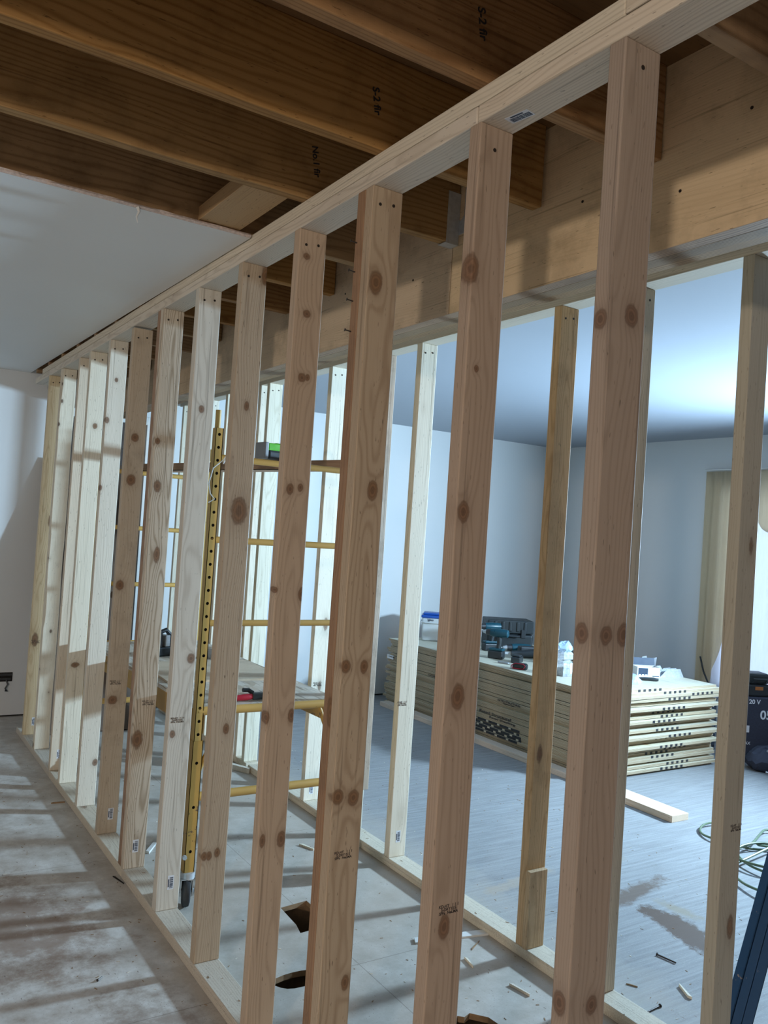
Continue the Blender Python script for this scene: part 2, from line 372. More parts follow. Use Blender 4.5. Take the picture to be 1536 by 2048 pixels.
fm.add(vs, fs, 0)
for hl in (hole_a, hole_b, hole_c):
    n = len(hl); fm.add([(x, y, 0) for x, y in hl]+[(x, y, -.019) for x, y in hl]+[(x, y, -.24) for x, y in hl],
                        [(i, (i+1) % n, n+(i+1) % n, n+i) for i in range(n)], 1)
fm.box(-6.6, 5.35, -5, 5.6, -.262, -.24, 2)
for yj in (1.30, 1.60, 2.0, 1.12, .72): fm.box(.0, 1.2, yj, yj+.038, -.24, -.022, 1)
struct('floor', fm, [M['floor'], M['cavwood'], M['dark']])

# far wall with a doorway near the end of the partitions
DX0, DX1, DZ = .30, .862, 2.20
wf = MB(); wf.box(-6.6, DX0, YF, YF+.12, .012, 2.62); wf.box(DX1, X3+.15, YF, YF+.12, .012, 2.62); wf.box(DX0, DX1, YF, YF+.12, DZ, 2.62)
wf.box(-6.6, DX0, YF+.02, YF+.12, 0, .012, 1); wf.box(DX1, X3+.15, YF+.02, YF+.12, 0, .012, 1)
struct('wall_far', wf, [M['wall'], M['dark']])
dr = MB(); dr.box(DX0, DX1, YF+.045, YF+.085, .005, DZ); dr.box(DX0-.05, DX1+.05, YF+.12, YF+.14, -.02, DZ+.05)  # second box: unseen dark backing added to block outside light behind the door
for z0, z1 in ((.2, .95), (1.1, 2.0)): dr.box(DX0+.10, DX1-.10, YF+.037, YF+.045, z0, z1)
struct('door_1', dr, plain('dark_brown_door', (.05, .03, .02), .6), bevel=.004)
ca = MB(); ca.box(DX1, DX1+.057, YF-.016, YF, 0, DZ+.06); ca.box(DX0-.057, DX0, YF-.016, YF, 0, DZ+.06); ca.box(DX0, DX1, YF-.016, YF, DZ, DZ+.06)
struct('trim_1', ca, M['white'], bevel=.003)
# right wall with window opening
WY0, WY1, WZ0, WZ1 = 1.95, 3.46, .35, 2.08
wr = MB(); wr.box(X3, X3+.15, -5, WY0, 0, 2.62); wr.box(X3, X3+.15, WY1, YF, 0, 2.62); wr.box(X3, X3+.15, WY0, WY1, 0, WZ0); wr.box(X3, X3+.15, WY0, WY1, WZ1, 2.62)
struct('wall_right', wr, M['wall'])
wn = MB()
for a in ((WY0, WY0+.05, WZ0, WZ1), (WY1-.05, WY1, WZ0, WZ1), (WY0, WY1, WZ0, WZ0+.05), (WY0, WY1, WZ1-.05, WZ1), ((WY0+WY1)/2-.02, (WY0+WY1)/2+.02, WZ0, WZ1)):
    wn.box(X3+.04, X3+.10, a[0], a[1], a[2], a[3])
win = struct('window_1', wn, M['white'], bevel=.004)
MB().box(X3+.066, X3+.072, WY0+.03, WY1-.03, WZ0+.03, WZ1-.03).build('pane', M['glass'], win)
struct('wall_left', MB().box(-6.75, -6.6, -5, 5.6, 0, 2.62), M['wall'])
struct('wall_back', MB().box(-6.75, X3+.15, -5.15, -5, 0, 2.72), M['wall'])
# ceilings: a drywall sheet edge over the left room, painted ceiling over the right room, sheathing above the joists
cl = MB(); z0, z1 = T-.0127, 2.472
v = [(-6.6, 1.566, z0), (-.003, 1.566, z0), (-.003, YF, z1), (-6.6, YF, z1), (-6.6, 1.566, z0+.0125), (-.003, 1.566, z0+.0125), (-.003, YF, z1+.0127), (-6.6, YF, z1+.0127)]
cl.add(v, [(0, 3, 2, 1), (4, 5, 6, 7), (1, 2, 6, 5), (2, 3, 7, 6), (3, 0, 4, 7)], 0)
N = 260; rv = random.Random(3); row = []   # ragged snapped edge
for i in range(N+1):
    x = -6.6+(6.597)*i/N; j = rv.uniform(-.004, .004); row.append(((x, 1.566+j*.3, z0), (x, 1.560+j, z0+.006), (x, 1.563-j*.6, z0+.0125)))
for i in range(N):
    a, b = row[i], row[i+1]; cl.add([a[0], b[0], b[1], a[1], b[2], a[2]], [(0, 1, 2, 3), (3, 2, 4, 5)], 1)
struct('ceiling', cl, [M['ceil'], M['gyp']])
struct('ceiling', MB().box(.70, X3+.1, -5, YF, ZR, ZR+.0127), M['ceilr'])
dk = MB()
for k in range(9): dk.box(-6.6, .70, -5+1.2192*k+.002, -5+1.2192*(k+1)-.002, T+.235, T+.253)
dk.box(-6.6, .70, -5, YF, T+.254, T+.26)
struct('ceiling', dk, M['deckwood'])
# torn strip of paper tape hanging from the drywall edge
mb = MB(); mb.tube([(0, 0, 0), (.004, -.002, -.014), (-.002, 0, -.03), (.003, .001, -.048)], [.006, .004, .0028, .001], 6)
tag(mb.build('paper_strip', M['white'], loc=(-.377, 1.558, T-.012)), 'torn white paper strip hanging from the broken drywall edge overhead', 'paper strip')

# ---------------------------------------------------------------- joists, blocking, hanger
def joist_stamp(parent, x, z, rows):
    for i, tx in enumerate(rows):
        text(tx, .034, M['ink'], parent, (x, -.0004, z-.034*i), (R(90), R(90), 0), 'grade_stamp')
jl = {-1: 'old joist crossing the top right corner, right of the nearest stud', 0: 'dark joist crossing the top centre with a black stamp, nearest above the top plate',
      1: 'second long brown joist at the top, two knots on its lower edge', 2: 'brown joist with loop grain and stamp, ending at the metal hanger', 3: 'brown joist whose lower edge carries the drywall edge'}
Rj = random.Random(5)
for j in range(-3, 13):
    y1 = .3959+.4064*j; x0 = -4.2 if j < 4 else .0
    L = XB-.004-x0-(.012 if j == 1 else 0)
    m_ = M['joist']
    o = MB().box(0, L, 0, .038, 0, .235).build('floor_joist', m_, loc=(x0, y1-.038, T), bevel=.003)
    if j in jl: tag(o, jl[j]+' overhead', 'joist', 'joists overhead')
    elif j > 3: tag(o, f'brown joist overhead, {["first","second","third","fourth","fifth","sixth","seventh","eighth","ninth"][j-4]} beyond the drywall edge, between the partitions', 'joist', 'joists overhead')
    else: tag(o, f'old brown joist overhead, {["first", "second"][-2-j]} one nearer than the joist in the top right corner', 'joist', 'joists overhead')
    if j in (0, 1, 2):
        px = {0: -.024, 1: -.027, 2: .020}[j]-x0
        text({0: 'S-2 fir', 1: 'S-2 fir', 2: 'No.1 fir'}[j], .028, M['ink'], o, (px, -.0006, .115), (R(90), R(80), 0), 'grade_stamp')
# blocking piece flat between two joists
o = MB().box(-.07, .07, 0, .372, 0, .045).build('blocking', M['block'], loc=(-.11, 1.2092, T+.004), bevel=.002)
tag(o, 'short orange-edged blocking piece nailed flat between two joists above the drywall edge', 'blocking')
hg = empty('joist_hanger', (XB, 1.190, T)); tag(hg, 'galvanised steel joist hanger on the laminated beam at a joist end', 'joist hanger')
for s in (-1, 1):
    mb = MB(); pts = [(0, 0), (.030, 0), (.030, .17), (.024, .175), (.024, .06), (.016, .052), (.006, .045), (0, .05)]
    mb.prism([(a*s, b) for a, b in pts][::s], 0, .0016, mat=Matrix.Translation((-.0025, s*.0215, .03)) @ Matrix.Rotation(R(90), 4, 'Y') @ Matrix.Rotation(R(90), 4, 'Z'))
    mb.box(-.05, -.001, s*.0200-.0008, s*.0200+.0008, -.004, .165)
    mb.build('flange', M['steel'], hg)
MB().box(-.052, -.001, -.0205, .0205, -.0045, -.0025).build('seat', M['steel'], hg)

# ---------------------------------------------------------------- laminated beam
bm = empty('laminated_beam', (XB, 0, ZB)); tag(bm, 'deep orange-brown laminated beam running above the rear stud partition', 'beam')
zt = T+.235-ZB
for (a, b) in ((-2.0, 1.197), (1.201, 3.44), (3.444, YF-.01)):
    o = MB().box(0, .044, a, b, 0, zt).build('face_ply', [M['beam']], bm, bevel=.001)
for k in (1, 2): MB().box(.046*k, .046*k+.0445, -2.0, YF-.01, .0 if k == 1 else .004, zt).build('inner_ply', M['beamedge'], bm, bevel=.001)
mb = MB(); mb.box(.001, .0435, -1.999, YF-.011, -.0006, .0006); mb.build('ply_edge', M['beamedge'], bm)
for yy, zz in ((1.42, .16), (.62, .20), (.30, .13), (2.3, .3), (2.75, .12), (.95, .33), (1.9, .21), (.12, .26), (-.2, .3)):
    MB().cyl((-.0015, yy, zz), (.002, yy, zz), .004, n=8).build('nail_head', M['nail'], bm)

# ---------------------------------------------------------------- studs
KN={
 1:[(0., 1.847, 0.012, 0.016, .021), (0.053, 1.859, 0.0144, 0.018), (0., 1.309, 0.0112, 0.016, .020), (0.038, 1.307, 0.0128, 0.015), (0.081, 1.308, 0.0144, 0.019), (0., 0.688, 0.0136, 0.018, .02), (0.056, 0.681, 0.012, 0.014)],
 2:[(0.029, 1.813, 0.0056, 0.007), (0.019, 1.511, 0.0136, 0.02), (0.035, 1.126, 0.0152, 0.025), (0.038, 0.649, 0.0128, 0.023), (-.004, 2.02, .02, .03)],
 3:[(0.056, 1.562, 0.0136, 0.023), (0.025, 2.087, 0.0168, 0.027), (0.013, 1.117, 0.012, 0.015), (0.066, 1.115, 0.0104, 0.015), (0.015, 0.792, 0.0144, 0.018), (0.061, 0.786, 0.0144, 0.019), (0.072, 0.323, 0.0096, 0.018)],
 4:[(0.027, 2.252, 0.0096, 0.009), (0.04, 2.084, 0.0112, 0.01), (0.038, 1.895, 0.0112, 0.012), (0.056, 1.898, 0.0072, 0.009), (0.058, 1.572, 0.008, 0.011), (0.025, 1.565, 0.0104, 0.015), (0.0, 1.27, 0.0064, 0.008), (0.086, 1.259, 0.0104, 0.018), (0.08, 0.902, 0.0104, 0.018), (0.0, 0.90, 0.008, 0.017), (0.074, 0.542, 0.012, 0.021), (.014, .545, .008, .017)],
 5:[(0.048, 1.85, 0.008, 0.015), (0.047, 1.496, 0.0258, 0.042), (0.056, 0.767, 0.0096, 0.016), (0.01, 0.351, 0.0096, 0.013), (0.027, 0.35, 0.0088, 0.013), (0.055, 0.357, 0.0096, 0.014), (.085, 2.30, .014, .03)],
 6:[(0.041, 1.875, 0.0096, 0.014), (0.07, 0.935, 0.0128, 0.017), (0.019, 0.655, 0.0096, 0.013)],
 7:[(0.014, 1.774, 0.0096, 0.013), (0.027, 1.587, 0.0136, 0.023), (0.020, 0.532, 0.02, 0.033), (.045, 1.30, .012, .03)],
 8:[(0.04, 1.817, 0.0152, 0.018), (0.036, 1.62, 0.0184, 0.023), (0.021, 1.135, 0.0168, 0.021), (0.026, 0.609, 0.0184, 0.018)],
 9:[(0.009, 1.925, 0.0096, 0.015), (0.0, 1.585, 0.0096, 0.013), (0.075, 0.213, 0.012, 0.015), (0.041, 2.132, 0.008, 0.01)],
 10:[(0.048, 1.928, 0.0112, 0.014), (0.038, 0.633, 0.0184, 0.013)]}
def barcode(parent, x, z, face='y', s=1.):
    mb = MB(); w, h = .012*s, .026*s
    mb.box(-w, w, -.0004, 0, -h, h, 0); k = -h*.8; rb = random.Random(int(x*1e4)+int(z*1e3))
    while k < h*.8:
        t_ = rb.choice((.0012, .002, .003)); mb.box(-w*.3, w*.75, -.0008, -.0004, k, k+t_, 1); k += t_+rb.choice((.0012, .002))
    mb.box(-w*.8, -w*.5, -.0008, -.0004, -h*.6, h*.5, 1)
    if face == 'z': o = mb.build('barcode_label', [M['paper'], M['navy']], parent, loc=(x, z, -.0002), rot=(R(90), 0, R(8)))
    else: o = mb.build('barcode_label', [M['paper'], M['navy']], parent, loc=(x, 0, z))
    o['label'] = 'white barcode label'
    return o
def grade(parent, x, z, s=1.):
    o = text('KD-HT   1 1 1\nS-DRY 015\nSPFs  NeLMA', .0088*s, M['inkstamp'], parent, (x, -.0003, z), (R(90), 0, R(0)), 'grade_stamp', ext=.0002)
    return o
def screws(parent, x0, zs, xs=(.25, .7)):
    for i, f_ in enumerate(xs):
        MB().cyl((x0+.089*f_, -.0012, zs+(.006 if i else 0)), (x0+.089*f_, .002, zs+(.006 if i else 0)), .0042, n=8).build('screw_head', M['nail'], parent)
def stud(loc, mat, label, z1=H, w=.089, t=.038, group='studs of the front partition', bc=None, gs=None, sc=True, lean=(0, 0), z0=PH, waney=False):
    L = z1-z0
    mb = MB()
    if waney:                     # wavy bark edge down both long edges
        n = 60; rr_ = random.Random(11); a = []; ph = [rr_.uniform(0, 6) for _ in range(4)]
        for i in range(n+1):
            z = L*i/n; e = .005*math.sin(z*5.2+ph[0])+.004*math.sin(z*13+ph[1]); e2 = .003*math.sin(z*8+ph[2])
            if z < .75: e -= .014*math.exp(-((z-.0)/.3)**2)-.004; e += .016*math.exp(-((z-.62)/.13)**2)*-1 if z > .4 else 0
            e = max(-.012, e)
            a.append([(0+max(0, e)+.003, 0, z), (w-max(0, e2), 0, z), (w, t, z), (0, t, z)])
        vs = [p for r in a for p in r]; fs = []
        for i in range(n):
            for k in range(4): fs.append((i*4+k, i*4+(k+1) % 4, (i+1)*4+(k+1) % 4, (i+1)*4+k))
        fs += [(3, 2, 1, 0), (n*4, n*4+1, n*4+2, n*4+3)]; mb.add(vs, fs)
    else: mb.box(0, w, 0, t, 0, L)
    o = mb.build('wall_stud', mat, loc=(loc[0], loc[1], z0), bevel=.0028)
    o.rotation_euler = (lean[0], lean[1], 0)
    tag(o, label, 'stud', group)
    if bc: barcode(o, bc[0], bc[1])
    if gs: grade(o, gs[0], gs[1])
    if sc: screws(o, 0, L-.045)
    return o

def kw(i, cc, **k): return wood(f'knotty_pine_{"abcdefghijk"[i]}', *cc, knots=KN[i], **k)
R1 = ((.265, .195, .14), (.42, .325, .245)); R2 = ((.32, .235, .17), (.46, .355, .27))
s1 = stud((0, -.018), kw(1, R1, ring=.35), 'nearest and widest stud, pinkish brown, three knots in a row at mid height', sc=False)
screws(s1, 0, H-PH-.04, (.5,))
s2 = stud((0, .3706), kw(2, R2, ring=.45), 'second nearest stud, pinkish, large oval knot at waist height, stamp low down', gs=(.047, .685), sc=False)
screws(s2, 0, H-PH-.05, (.45,))
s3 = stud((0, .7953), kw(3, ((.34, .25, .175), (.49, .39, .29)), ring=.6), 'stud backed by a reddish board with nails, stamped near the bottom', gs=(.042, .646), sc=True)
sis = stud((0, .8345), M['redpine'], 'reddish cedar board doubled behind the stamped stud, nails sticking out of its edge', sc=False, group=None)
for zz in (2.236, 2.160, 2.084, 2.005):
    mb = MB(); mb.cyl((.006, .026, zz-PH), (-.016, .030, zz-PH+.003), .0016, n=6); mb.cyl((-.016, .030, zz-PH+.003), (-.0175, .0303, zz-PH+.0032), .0042, n=8)
    mb.build('nail', M['nail'], sis)
stud((0, 1.2011), kw(4, PINK, ring=.35), 'stud left of the red-backed one, many pairs of small knots and a clean white edge')
stud((0, 1.6199), kw(5, ((.37, .285, .21), (.53, .44, .34)), ring=.5), 'stud with one big cracked dark knot at head height')
stud((0, 2.0313), kw(6, ((.42, .37, .30), (.62, .58, .50)), ring=.5), 'grey-streaked stud just left of the perforated yellow scaffold post', gs=(.035, .706), bc=(.053, .101))
stud((0, 2.4512), kw(7, ((.38, .31, .23), (.62, .55, .45)), ring=.95), 'stud with tall flame-shaped grain figure, doubled by a brown board behind it', gs=(.055, .683), bc=(.045, .091))
stud((0, 2.4902), M['redpine'], 'brown board doubled behind the flame-grained stud', sc=False, group=None)
stud((0, 2.8766), kw(8, ((.36, .28, .20), (.54, .46, .36)), ring=.3, dirt=.3), 'brownish stud with a black crack and bark pocket at chest height', gs=(.034, .689), bc=(.055, .088), z1=H-.008)
stud((0, 3.2794), kw(9, WHITE, ring=.5), 'fifth stud from the far wall end, pale and lamp-lit with a brown shadow band')
stud((0, 3.6806), kw(10, WHITE, ring=.25), 'very pale lamp-lit stud with two faint knots, fourth from the far end by the wall')
stud((0, 3.93), M['pine'], 'narrow-looking stud between the pale lit stud and the bark-edged one', bc=(.045, .09))
stud((0, 4.40), M['barkpine'], 'bark-edged white stud full of dark pin knots, second from the far end', waney=True)
stud((0, 4.765), wood('end_stud_pine', (.50, .36, .2), (.70, .58, .38), kd=.5), 'last stud at the far end of the front partition, yellowish with a label', gs=(.035, .60), bc=(.060, .085))

# plates of the front partition
def plate(name, x0, x1, y0, y1, z0, mat, label, cat, th=.0375, group=None):
    return tag(MB().box(0, x1-x0, 0, y1-y0, 0, th).build(name, mat, loc=(x0, y0, z0), bevel=.0028), label, cat, group)
plate('top_plate', 0, .089, -1.3, .383, H, M['plate'], 'lower top plate over the two nearest studs, with a barcode label underneath', 'top plate')
barcode(col.objects[-1], .048, .305+1.3, 'z', 1.15)
plate('top_plate', 0, .089, .386, 5.27, H, M['plate'], 'long lower top plate running to the far end of the front partition', 'top plate')
plate('top_plate', 0, .089, -1.3, -.012, T-.0360, M['plate'], 'short upper top plate at the top right edge', 'top plate', .036)
plate('top_plate', 0.002, .091, -.009, 5.05, T-.0360, M['plate'], 'long upper top plate doubled on the front partition', 'top plate', .036)
plate('sole_plate', 0, .089, -1.3, 2.472, 0, M['platedust'], 'sawdust-covered sole plate at the near end of the front partition', 'sole plate')
plate('sole_plate', 0, .089, 2.475, 3.941, 0, M['platedust'], 'middle sole plate of the front partition', 'sole plate')
plate('sole_plate', 0, .089, 3.944, 5.0, 0, M['platedust'], 'far sole plate of the front partition by the left wall', 'sole plate')
# rear partition
g2 = 'studs of the rear partition'
def rs(y, mat, label, **k): return stud((XR, y), mat, label, group=g2, **k)
rs(.46, wood('rear_near_stud', (.32, .27, .21), (.46, .41, .33), kd=.6, ring=.3), 'rear partition stud at the right edge, beside the curtain', gs=(.063, .676), sc=False)
rs(.885, M['pine'], 'rear partition stud almost hidden behind the nearest front stud')
pc = rs(1.235, M['oldpine'], 'amber rear stud with dark streaks and a short block at its foot')
MB().box(-.004, .082, -.021, -.0005, 0, .275).build('scab_block', M['oldpine'], pc, bevel=.002)['label'] = 'short amber block nailed to the stud foot'
rs(1.68, M['pine'], 'rear partition stud hidden behind the second nearest front stud')
rs(2.12, M['whitepine'], 'pale rear stud with yellow edge left of the cooler and plywood', gs=(.02, .69), bc=(.045, .091))
rs(2.50, M['whitepine'], 'rear stud behind the ragged short board')
o = rs(2.461, wood('ragged_board', (.33, .23, .17), (.56, .44, .34), kd=.8, dirt=.6), 'ragged brown board fixed to a rear stud, ending above the floor', z0=.235, sc=False)
rs(2.955, M['whitepine'], 'white rear stud right of the scaffold rungs', gs=(.04, .62), bc=(.045, .06))
rs(3.35, M['whitepine'], 'rear stud hidden behind the many-knotted front stud')
rs(3.745, M['whitepine'], 'white rear stud, right one of the close pair behind the green tool')
rs(3.87, M['whitepine'], 'white rear stud, left one of the close pair behind the green tool')
rs(4.42, M['whitepine'], 'pale rear stud just left of the big-knot front stud')
rs(4.80, M['whitepine'], 'pale rear stud directly right of the perforated scaffold post')
rs(5.30, M['whitepine'], 'rear stud nearest the far wall')
plate('top_plate', XR, XR+.089, -1.3, 5.40, H, M['plate'], 'top plate of the rear partition under the laminated beam', 'top plate')
plate('top_plate', XR, XR+.089, -1.3, 5.40, T-.0375, M['plate'], 'upper top plate of the rear partition behind the beam', 'top plate', .036)
plate('sole_plate', XR, XR+.089, -1.3, 3.68, 0, M['platedust'], 'sole plate of the rear partition nearest part', 'sole plate')
plate('sole_plate', XR, XR+.089, 3.71, 5.40, 0, M['platedust'], 'far sole plate of the rear partition', 'sole plate')

# ---------------------------------------------------------------- scaffold
SX0, SX1, SY0, SY1, DZT = .142, .80, 2.115, 3.90, .752
sc = empty('scaffold', (0, 0, 0)); tag(sc, 'yellow rolling scaffold with perforated posts and a worn deck between the two partitions', 'scaffold')
def perf_post(x, y, zlo, zhi, w, name, mat, pitch=.0508, first=0):
    """square tube whose -Y face is pierced by a row of round holes"""
    mb = MB(); h = w/2; n = 12; z = zlo+pitch/2
    while z+pitch/2 <= zhi+1e-6:
        sq = []
        for i in range(n):
            a = 2*math.pi*(i+.5)/n; c_, s_ = math.cos(a), math.sin(a); q = 1/max(abs(c_), abs(s_)); sq.append((x+h*c_*q, z+pitch/2*s_*q))
        ci = [(x+.0062*math.cos(2*math.pi*(i+.5)/n), z+.0062*math.sin(2*math.pi*(i+.5)/n)) for i in range(n)]
        vs = [(a, y-h, b) for a, b in sq]+[(a, y-h, b) for a, b in ci]+[(a, y-h+.006, b) for a, b in ci]
        mb.add(vs, [(i, (i+1) % n, n+(i+1) % n, n+i) for i in range(n)], 0)
        mb.add(vs[n:], [(i, (i+1) % n, n+(i+1) % n, n+i) for i in range(n)], 1)
        z += pitch
    zt = z-pitch/2
    mb.box(x-h, x+h, y-h+.006, y+h, zlo, zt, 0); mb.box(x-h+.004, x+h-.004, y-h+.0055, y-h+.0062, zlo, zt, 1)
    mb.box(x-h, x-h+.003, y-h, y-h+.006, zlo, zt, 0); mb.box(x+h-.003, x+h, y-h, y-h+.006, zlo, zt, 0)
    return mb.build(name, [mat, M['dark']], sc)
for (px, py) in ((SX0, SY0), (SX1, SY0), (SX0, SY1), (SX1, SY1)):
    if (px, py) == (SX0, SY0): perf_post(px+.004, py, .64, 1.86, .032, 'post', M['yellow'])
    else: MB().box(px-.016, px+.016, py-.016, py+.016, .64, 1.86).build('post', M['yellow'], sc, bevel=.003)
    if (px, py) == (SX0, SY0):
        perf_post(px+.006, py+.004, .13, .645, .042, 'post_sleeve', M['yellowdirty'], .17)
    else: MB().box(px-.021, px+.021, py-.017, py+.025, .13, .645).build('post_sleeve', M['yellowdirty'], sc, bevel=.003)
    MB().cyl((px, py, 1.86), (px, py, 1.93), .011, n=12).build('coupling_pin', M['yellow'], sc, smooth=True)
    # caster: fork and wheel
    cs = empty('caster', (px+.006, py, 0), (0, 0, R(72)), sc)
    mb = MB(); mb.cyl((0, 0, .112), (0, 0, .135), .03, n=20); mb.box(-.03, .03, -.024, -.021, .05, .115); mb.box(-.03, .03, .021, .024, .05, .115); mb.box(-.03, .03, -.024, .024, .110, .114); mb.cyl((0, -.03, .06), (0, .03, .06), .008, n=10)
    mb.build('fork', M['steel'], cs, smooth=True)
    mb = MB(); prof = [(.0, -.016), (.045, -.016), (.056, -.012), (.060, 0), (.056, .012), (.045, .016), (0, .016)]
    n = 28; vs = []
    for r_a, yy in prof: vs += [(r_a*math.cos(2*math.pi*i/n), yy, .06+r_a*math.sin(2*math.pi*i/n)) for i in range(n)]
    mb.add(vs, [(k*n+i, k*n+(i+1) % n, (k+1)*n+(i+1) % n, (k+1)*n+i) for k in range(len(prof)-1) for i in range(n)])
    mb.build('wheel', M['rubber'], cs, smooth=True)
    MB().cyl((px-.02, py-.022, .20), (px-.02, py-.034, .20), .009, n=6).build('bolt', M['steel'], sc) if py == SY0 else None
for py in (SY0, SY1):
    for z in (.42, .752, 1.095, 1.422, 1.745):
        r = .017 if z < .8 else .013
        MB().cyl((SX0, py, z), (SX1, py, z), r, n=16).build('rung', M['yellow'], sc, smooth=True)
tp = MB(); 
for i in range(1): tp.cyl((.452, SY0, .4205), (.485, SY0, .4205), .0185, n=14)
tp.build('tape_wrap', M['bluetape'], sc, smooth=True)
for s, px in ((1, SX0), (-1, SX1)):
    MB().box(min(px+.012*s, px+.040*s), max(px+.012*s, px+.040*s), SY0+.02, SY1-.02, DZT-.095, DZT-.006).build('side_rail', M['yellowdirty'], sc, bevel=.003)
    MB().prism([(0, 0), (.14, 0), (0, -.12)], -.003, .003, mat=Matrix.Translation((px+.015*s, SY0+.02, DZT-.09)) @ Matrix.Rotation(R(90), 4, 'Z') @ Matrix.Rotation(R(90), 4, 'X')).build('gusset', M['yellowdirty'], sc)
MB().tube([(SX1-.12, SY0, DZT-.01), (SX1-.01, SY0, DZT-.26)], .010, 10).build('brace', M['yellowdirty'], sc, smooth=True)
MB().tube([(SX0+.12, SY0, DZT-.01), (SX0+.01, SY0, DZT-.26)], .010, 10).build('brace', M['yellowdirty'], sc, smooth=True)
# deck with oval hand hole
dout = [(SX0+.012, SY0+.018), (SX1-.012, SY0+.018), (SX1+.015, SY1-.02), (SX0+.012, SY1-.02)]
dh = [(.698+.026*math.cos(i*math.pi/8), 2.96+.065*math.sin(i*math.pi/8)) for i in range(16)]
pl = [[Vector((x, y, 0)) for x, y in p] for p in (dout, dh)]; fl_ = [v for p in pl for v in p]
dm = MB()
for zz, flip in ((DZT+.012, 0), (DZT-.006, 1)):
    fs = []
    for a, b, c in tessellate_polygon(pl):
        n = (fl_[b]-fl_[a]).cross(fl_[c]-fl_[a]).z > 0; fs.append((a, b, c) if n != bool(flip) else (a, c, b))
    dm.add([(v.x, v.y, zz) for v in fl_], fs)
for ring_ in (dout, dh):
    n = len(ring_); dm.add([(x, y, DZT-.006) for x, y in ring_]+[(x, y, DZT+.012) for x, y in ring_], [(i, (i+1) % n, n+(i+1) % n, n+i) for i in range(n)])
dm.build('deck', M['osb'], sc)
DT = DZT+.012
# thin loose panel on deck, off-square
tag(MB().box(0, .56, 0, .52, 0, .009).build('plywood_offcut', wood('offcut_board', (.40, .30, .20), (.66, .56, .44), axis='X', kd=.1, dirt=.4), loc=(.19, 2.62, DT+.0003), rot=(0, 0, R(-3))), 'thin weathered plywood offcut lying on the scaffold deck', 'plywood offcut')
# plank across the top rungs
tag(MB().box(0, 1.93, 0, .038, 0, .038).box(0, 1.93, .0, .14, 0, .0381).build('scaffold_plank', M['boardx'], loc=(.315, 4.05, 1.7592), rot=(0, 0, R(-77.5)), bevel=.002), 'pinkish brown plank laid across the top rungs of the scaffold under the green tool', 'plank')
g = empty('door_slab', (.13, 4.84, 0), (R(-17.6), 0, 0)); tag(g, 'dark brown door slab leaning against the far wall between the partitions', 'door')
MB().box(0, .60, 0, .035, 0.01, 1.96).build('panel', plain('dark_brown_stained_door', (.085, .05, .028), .55), g, bevel=.003)
MB().cyl((.54, -.045, .95), (.54, 0, .95), .012, n=12).cyl((.54, -.06, .95), (.54, -.04, .95), .026, .022, n=16).build('knob', M['steel'], g, smooth=True)
# white cord looped on the post
mb = MB(); mb.tube([(.165, 2.085, 1.72), (.182, 2.082, 1.77), (.165, 2.088, 1.735), (.125, 2.085, 1.70), (.112, 2.088, 1.64), (.120, 2.086, 1.60), (.138, 2.084, 1.58), (.116, 2.088, 1.565)], .0022, 6)
tag(mb.build('string', M['cordw']), 'white string tied round the perforated yellow post near its top', 'string')

# green and black battery tool on the plank
ZP = 1.7592+.0385
g = empty('cordless_saw', (.625, 2.60, ZP), (0, 0, R(8))); tag(g, 'lime green and black cordless tool lying on top of the scaffold', 'power tool')
MB().box(-.068, .11, -.045, .045, .0, .045).build('body', M['black'], g, bevel=.012)
MB().box(-.066, .03, -.040, .040, .040, .076).box(-.02, .028, -.03, .03, .07, .080).build('housing', M['green'], g, bevel=.010)['label'] = 'lime green housing'
MB().cyl((.035, -.044, .055), (.035, .040, .055), .021, n=20).build('motor_cap', M['charcoal'], g, smooth=True)
MB().box(-.086, -.066, -.044, .042, 0, .078).build('battery', M['grey'], g, bevel=.004)
MB().tube([(.055, 0, .085), (.09, 0, .105), (.15, 0, .125), (.19, 0, .118), (.20, 0, .09), (.165, 0, .05), (.11, 0, .04)], .009, 10).build('handle', M['charcoal'], g, smooth=True)

# red-handled snips on the deck
g = empty('tin_snips', (.36, 2.19, DT), (0, 0, R(-4))); tag(g, 'red and black handled snips lying on the near edge of the scaffold deck', 'snips')
MB().tube([(-.13, -.008, .014), (-.08, -.012, .014), (-.03, -.010, .016)], [.010, .011, .012], 10).build('handle', M['black'], g, smooth=True)
MB().tube([(-.035, -.010, .016), (.02, -.006, .018), (.05, 0, .019)], [.012, .0135, .011], 10).build('grip', M['red'], g, smooth=True)['label'] = 'red grip'
MB().box(.04, .095, -.016, .018, .006, .034).box(.085, .125, -.022, -.008, .004, .020).box(.085, .125, .008, .02, .006, .024).build('jaw', M['charcoal'], g, bevel=.005)
MB().tube([(.05, .01, .03), (.03, .015, .042), (.005, .012, .044)], .009, 8).build('lever', M['charcoal'], g, smooth=True)
# dark tool and angled metal on the far part of the deck
g = empty('nail_gun', (.40, 3.36, DT), (0, 0, R(20))); tag(g, 'dark grey tool standing on the far part of the scaffold deck', 'power tool')
MB().box(-.07, .07, -.035, .035, 0, .05).build('base', M['charcoal'], g, bevel=.008)
MB().cyl((-.03, 0, .05), (-.03, 0, .12), .028, .024, n=16).build('motor', M['darksteel'], g, smooth=True)
MB().tube([(-.03, 0, .12), (.02, 0, .135), (.06, 0, .10), (.065, 0, .05)], .012, 10).build('handle', M['black'], g, smooth=True)
MB().box(.0, .03, -.03, .03, .05, .11).build('magazine', M['steel'], g, bevel=.004)
g = MB(); g.box(-.12, .12, -.03, .03, 0, .003); g.box(-.12, .12, -.03, -.027, 0, .05)
tag(g.build('angle_bracket', M['steel'], loc=(.64, 3.26, DT+.0003), rot=(0, 0, R(-35))), 'long galvanised angle bracket lying beside the dark tool on the scaffold deck', 'bracket')

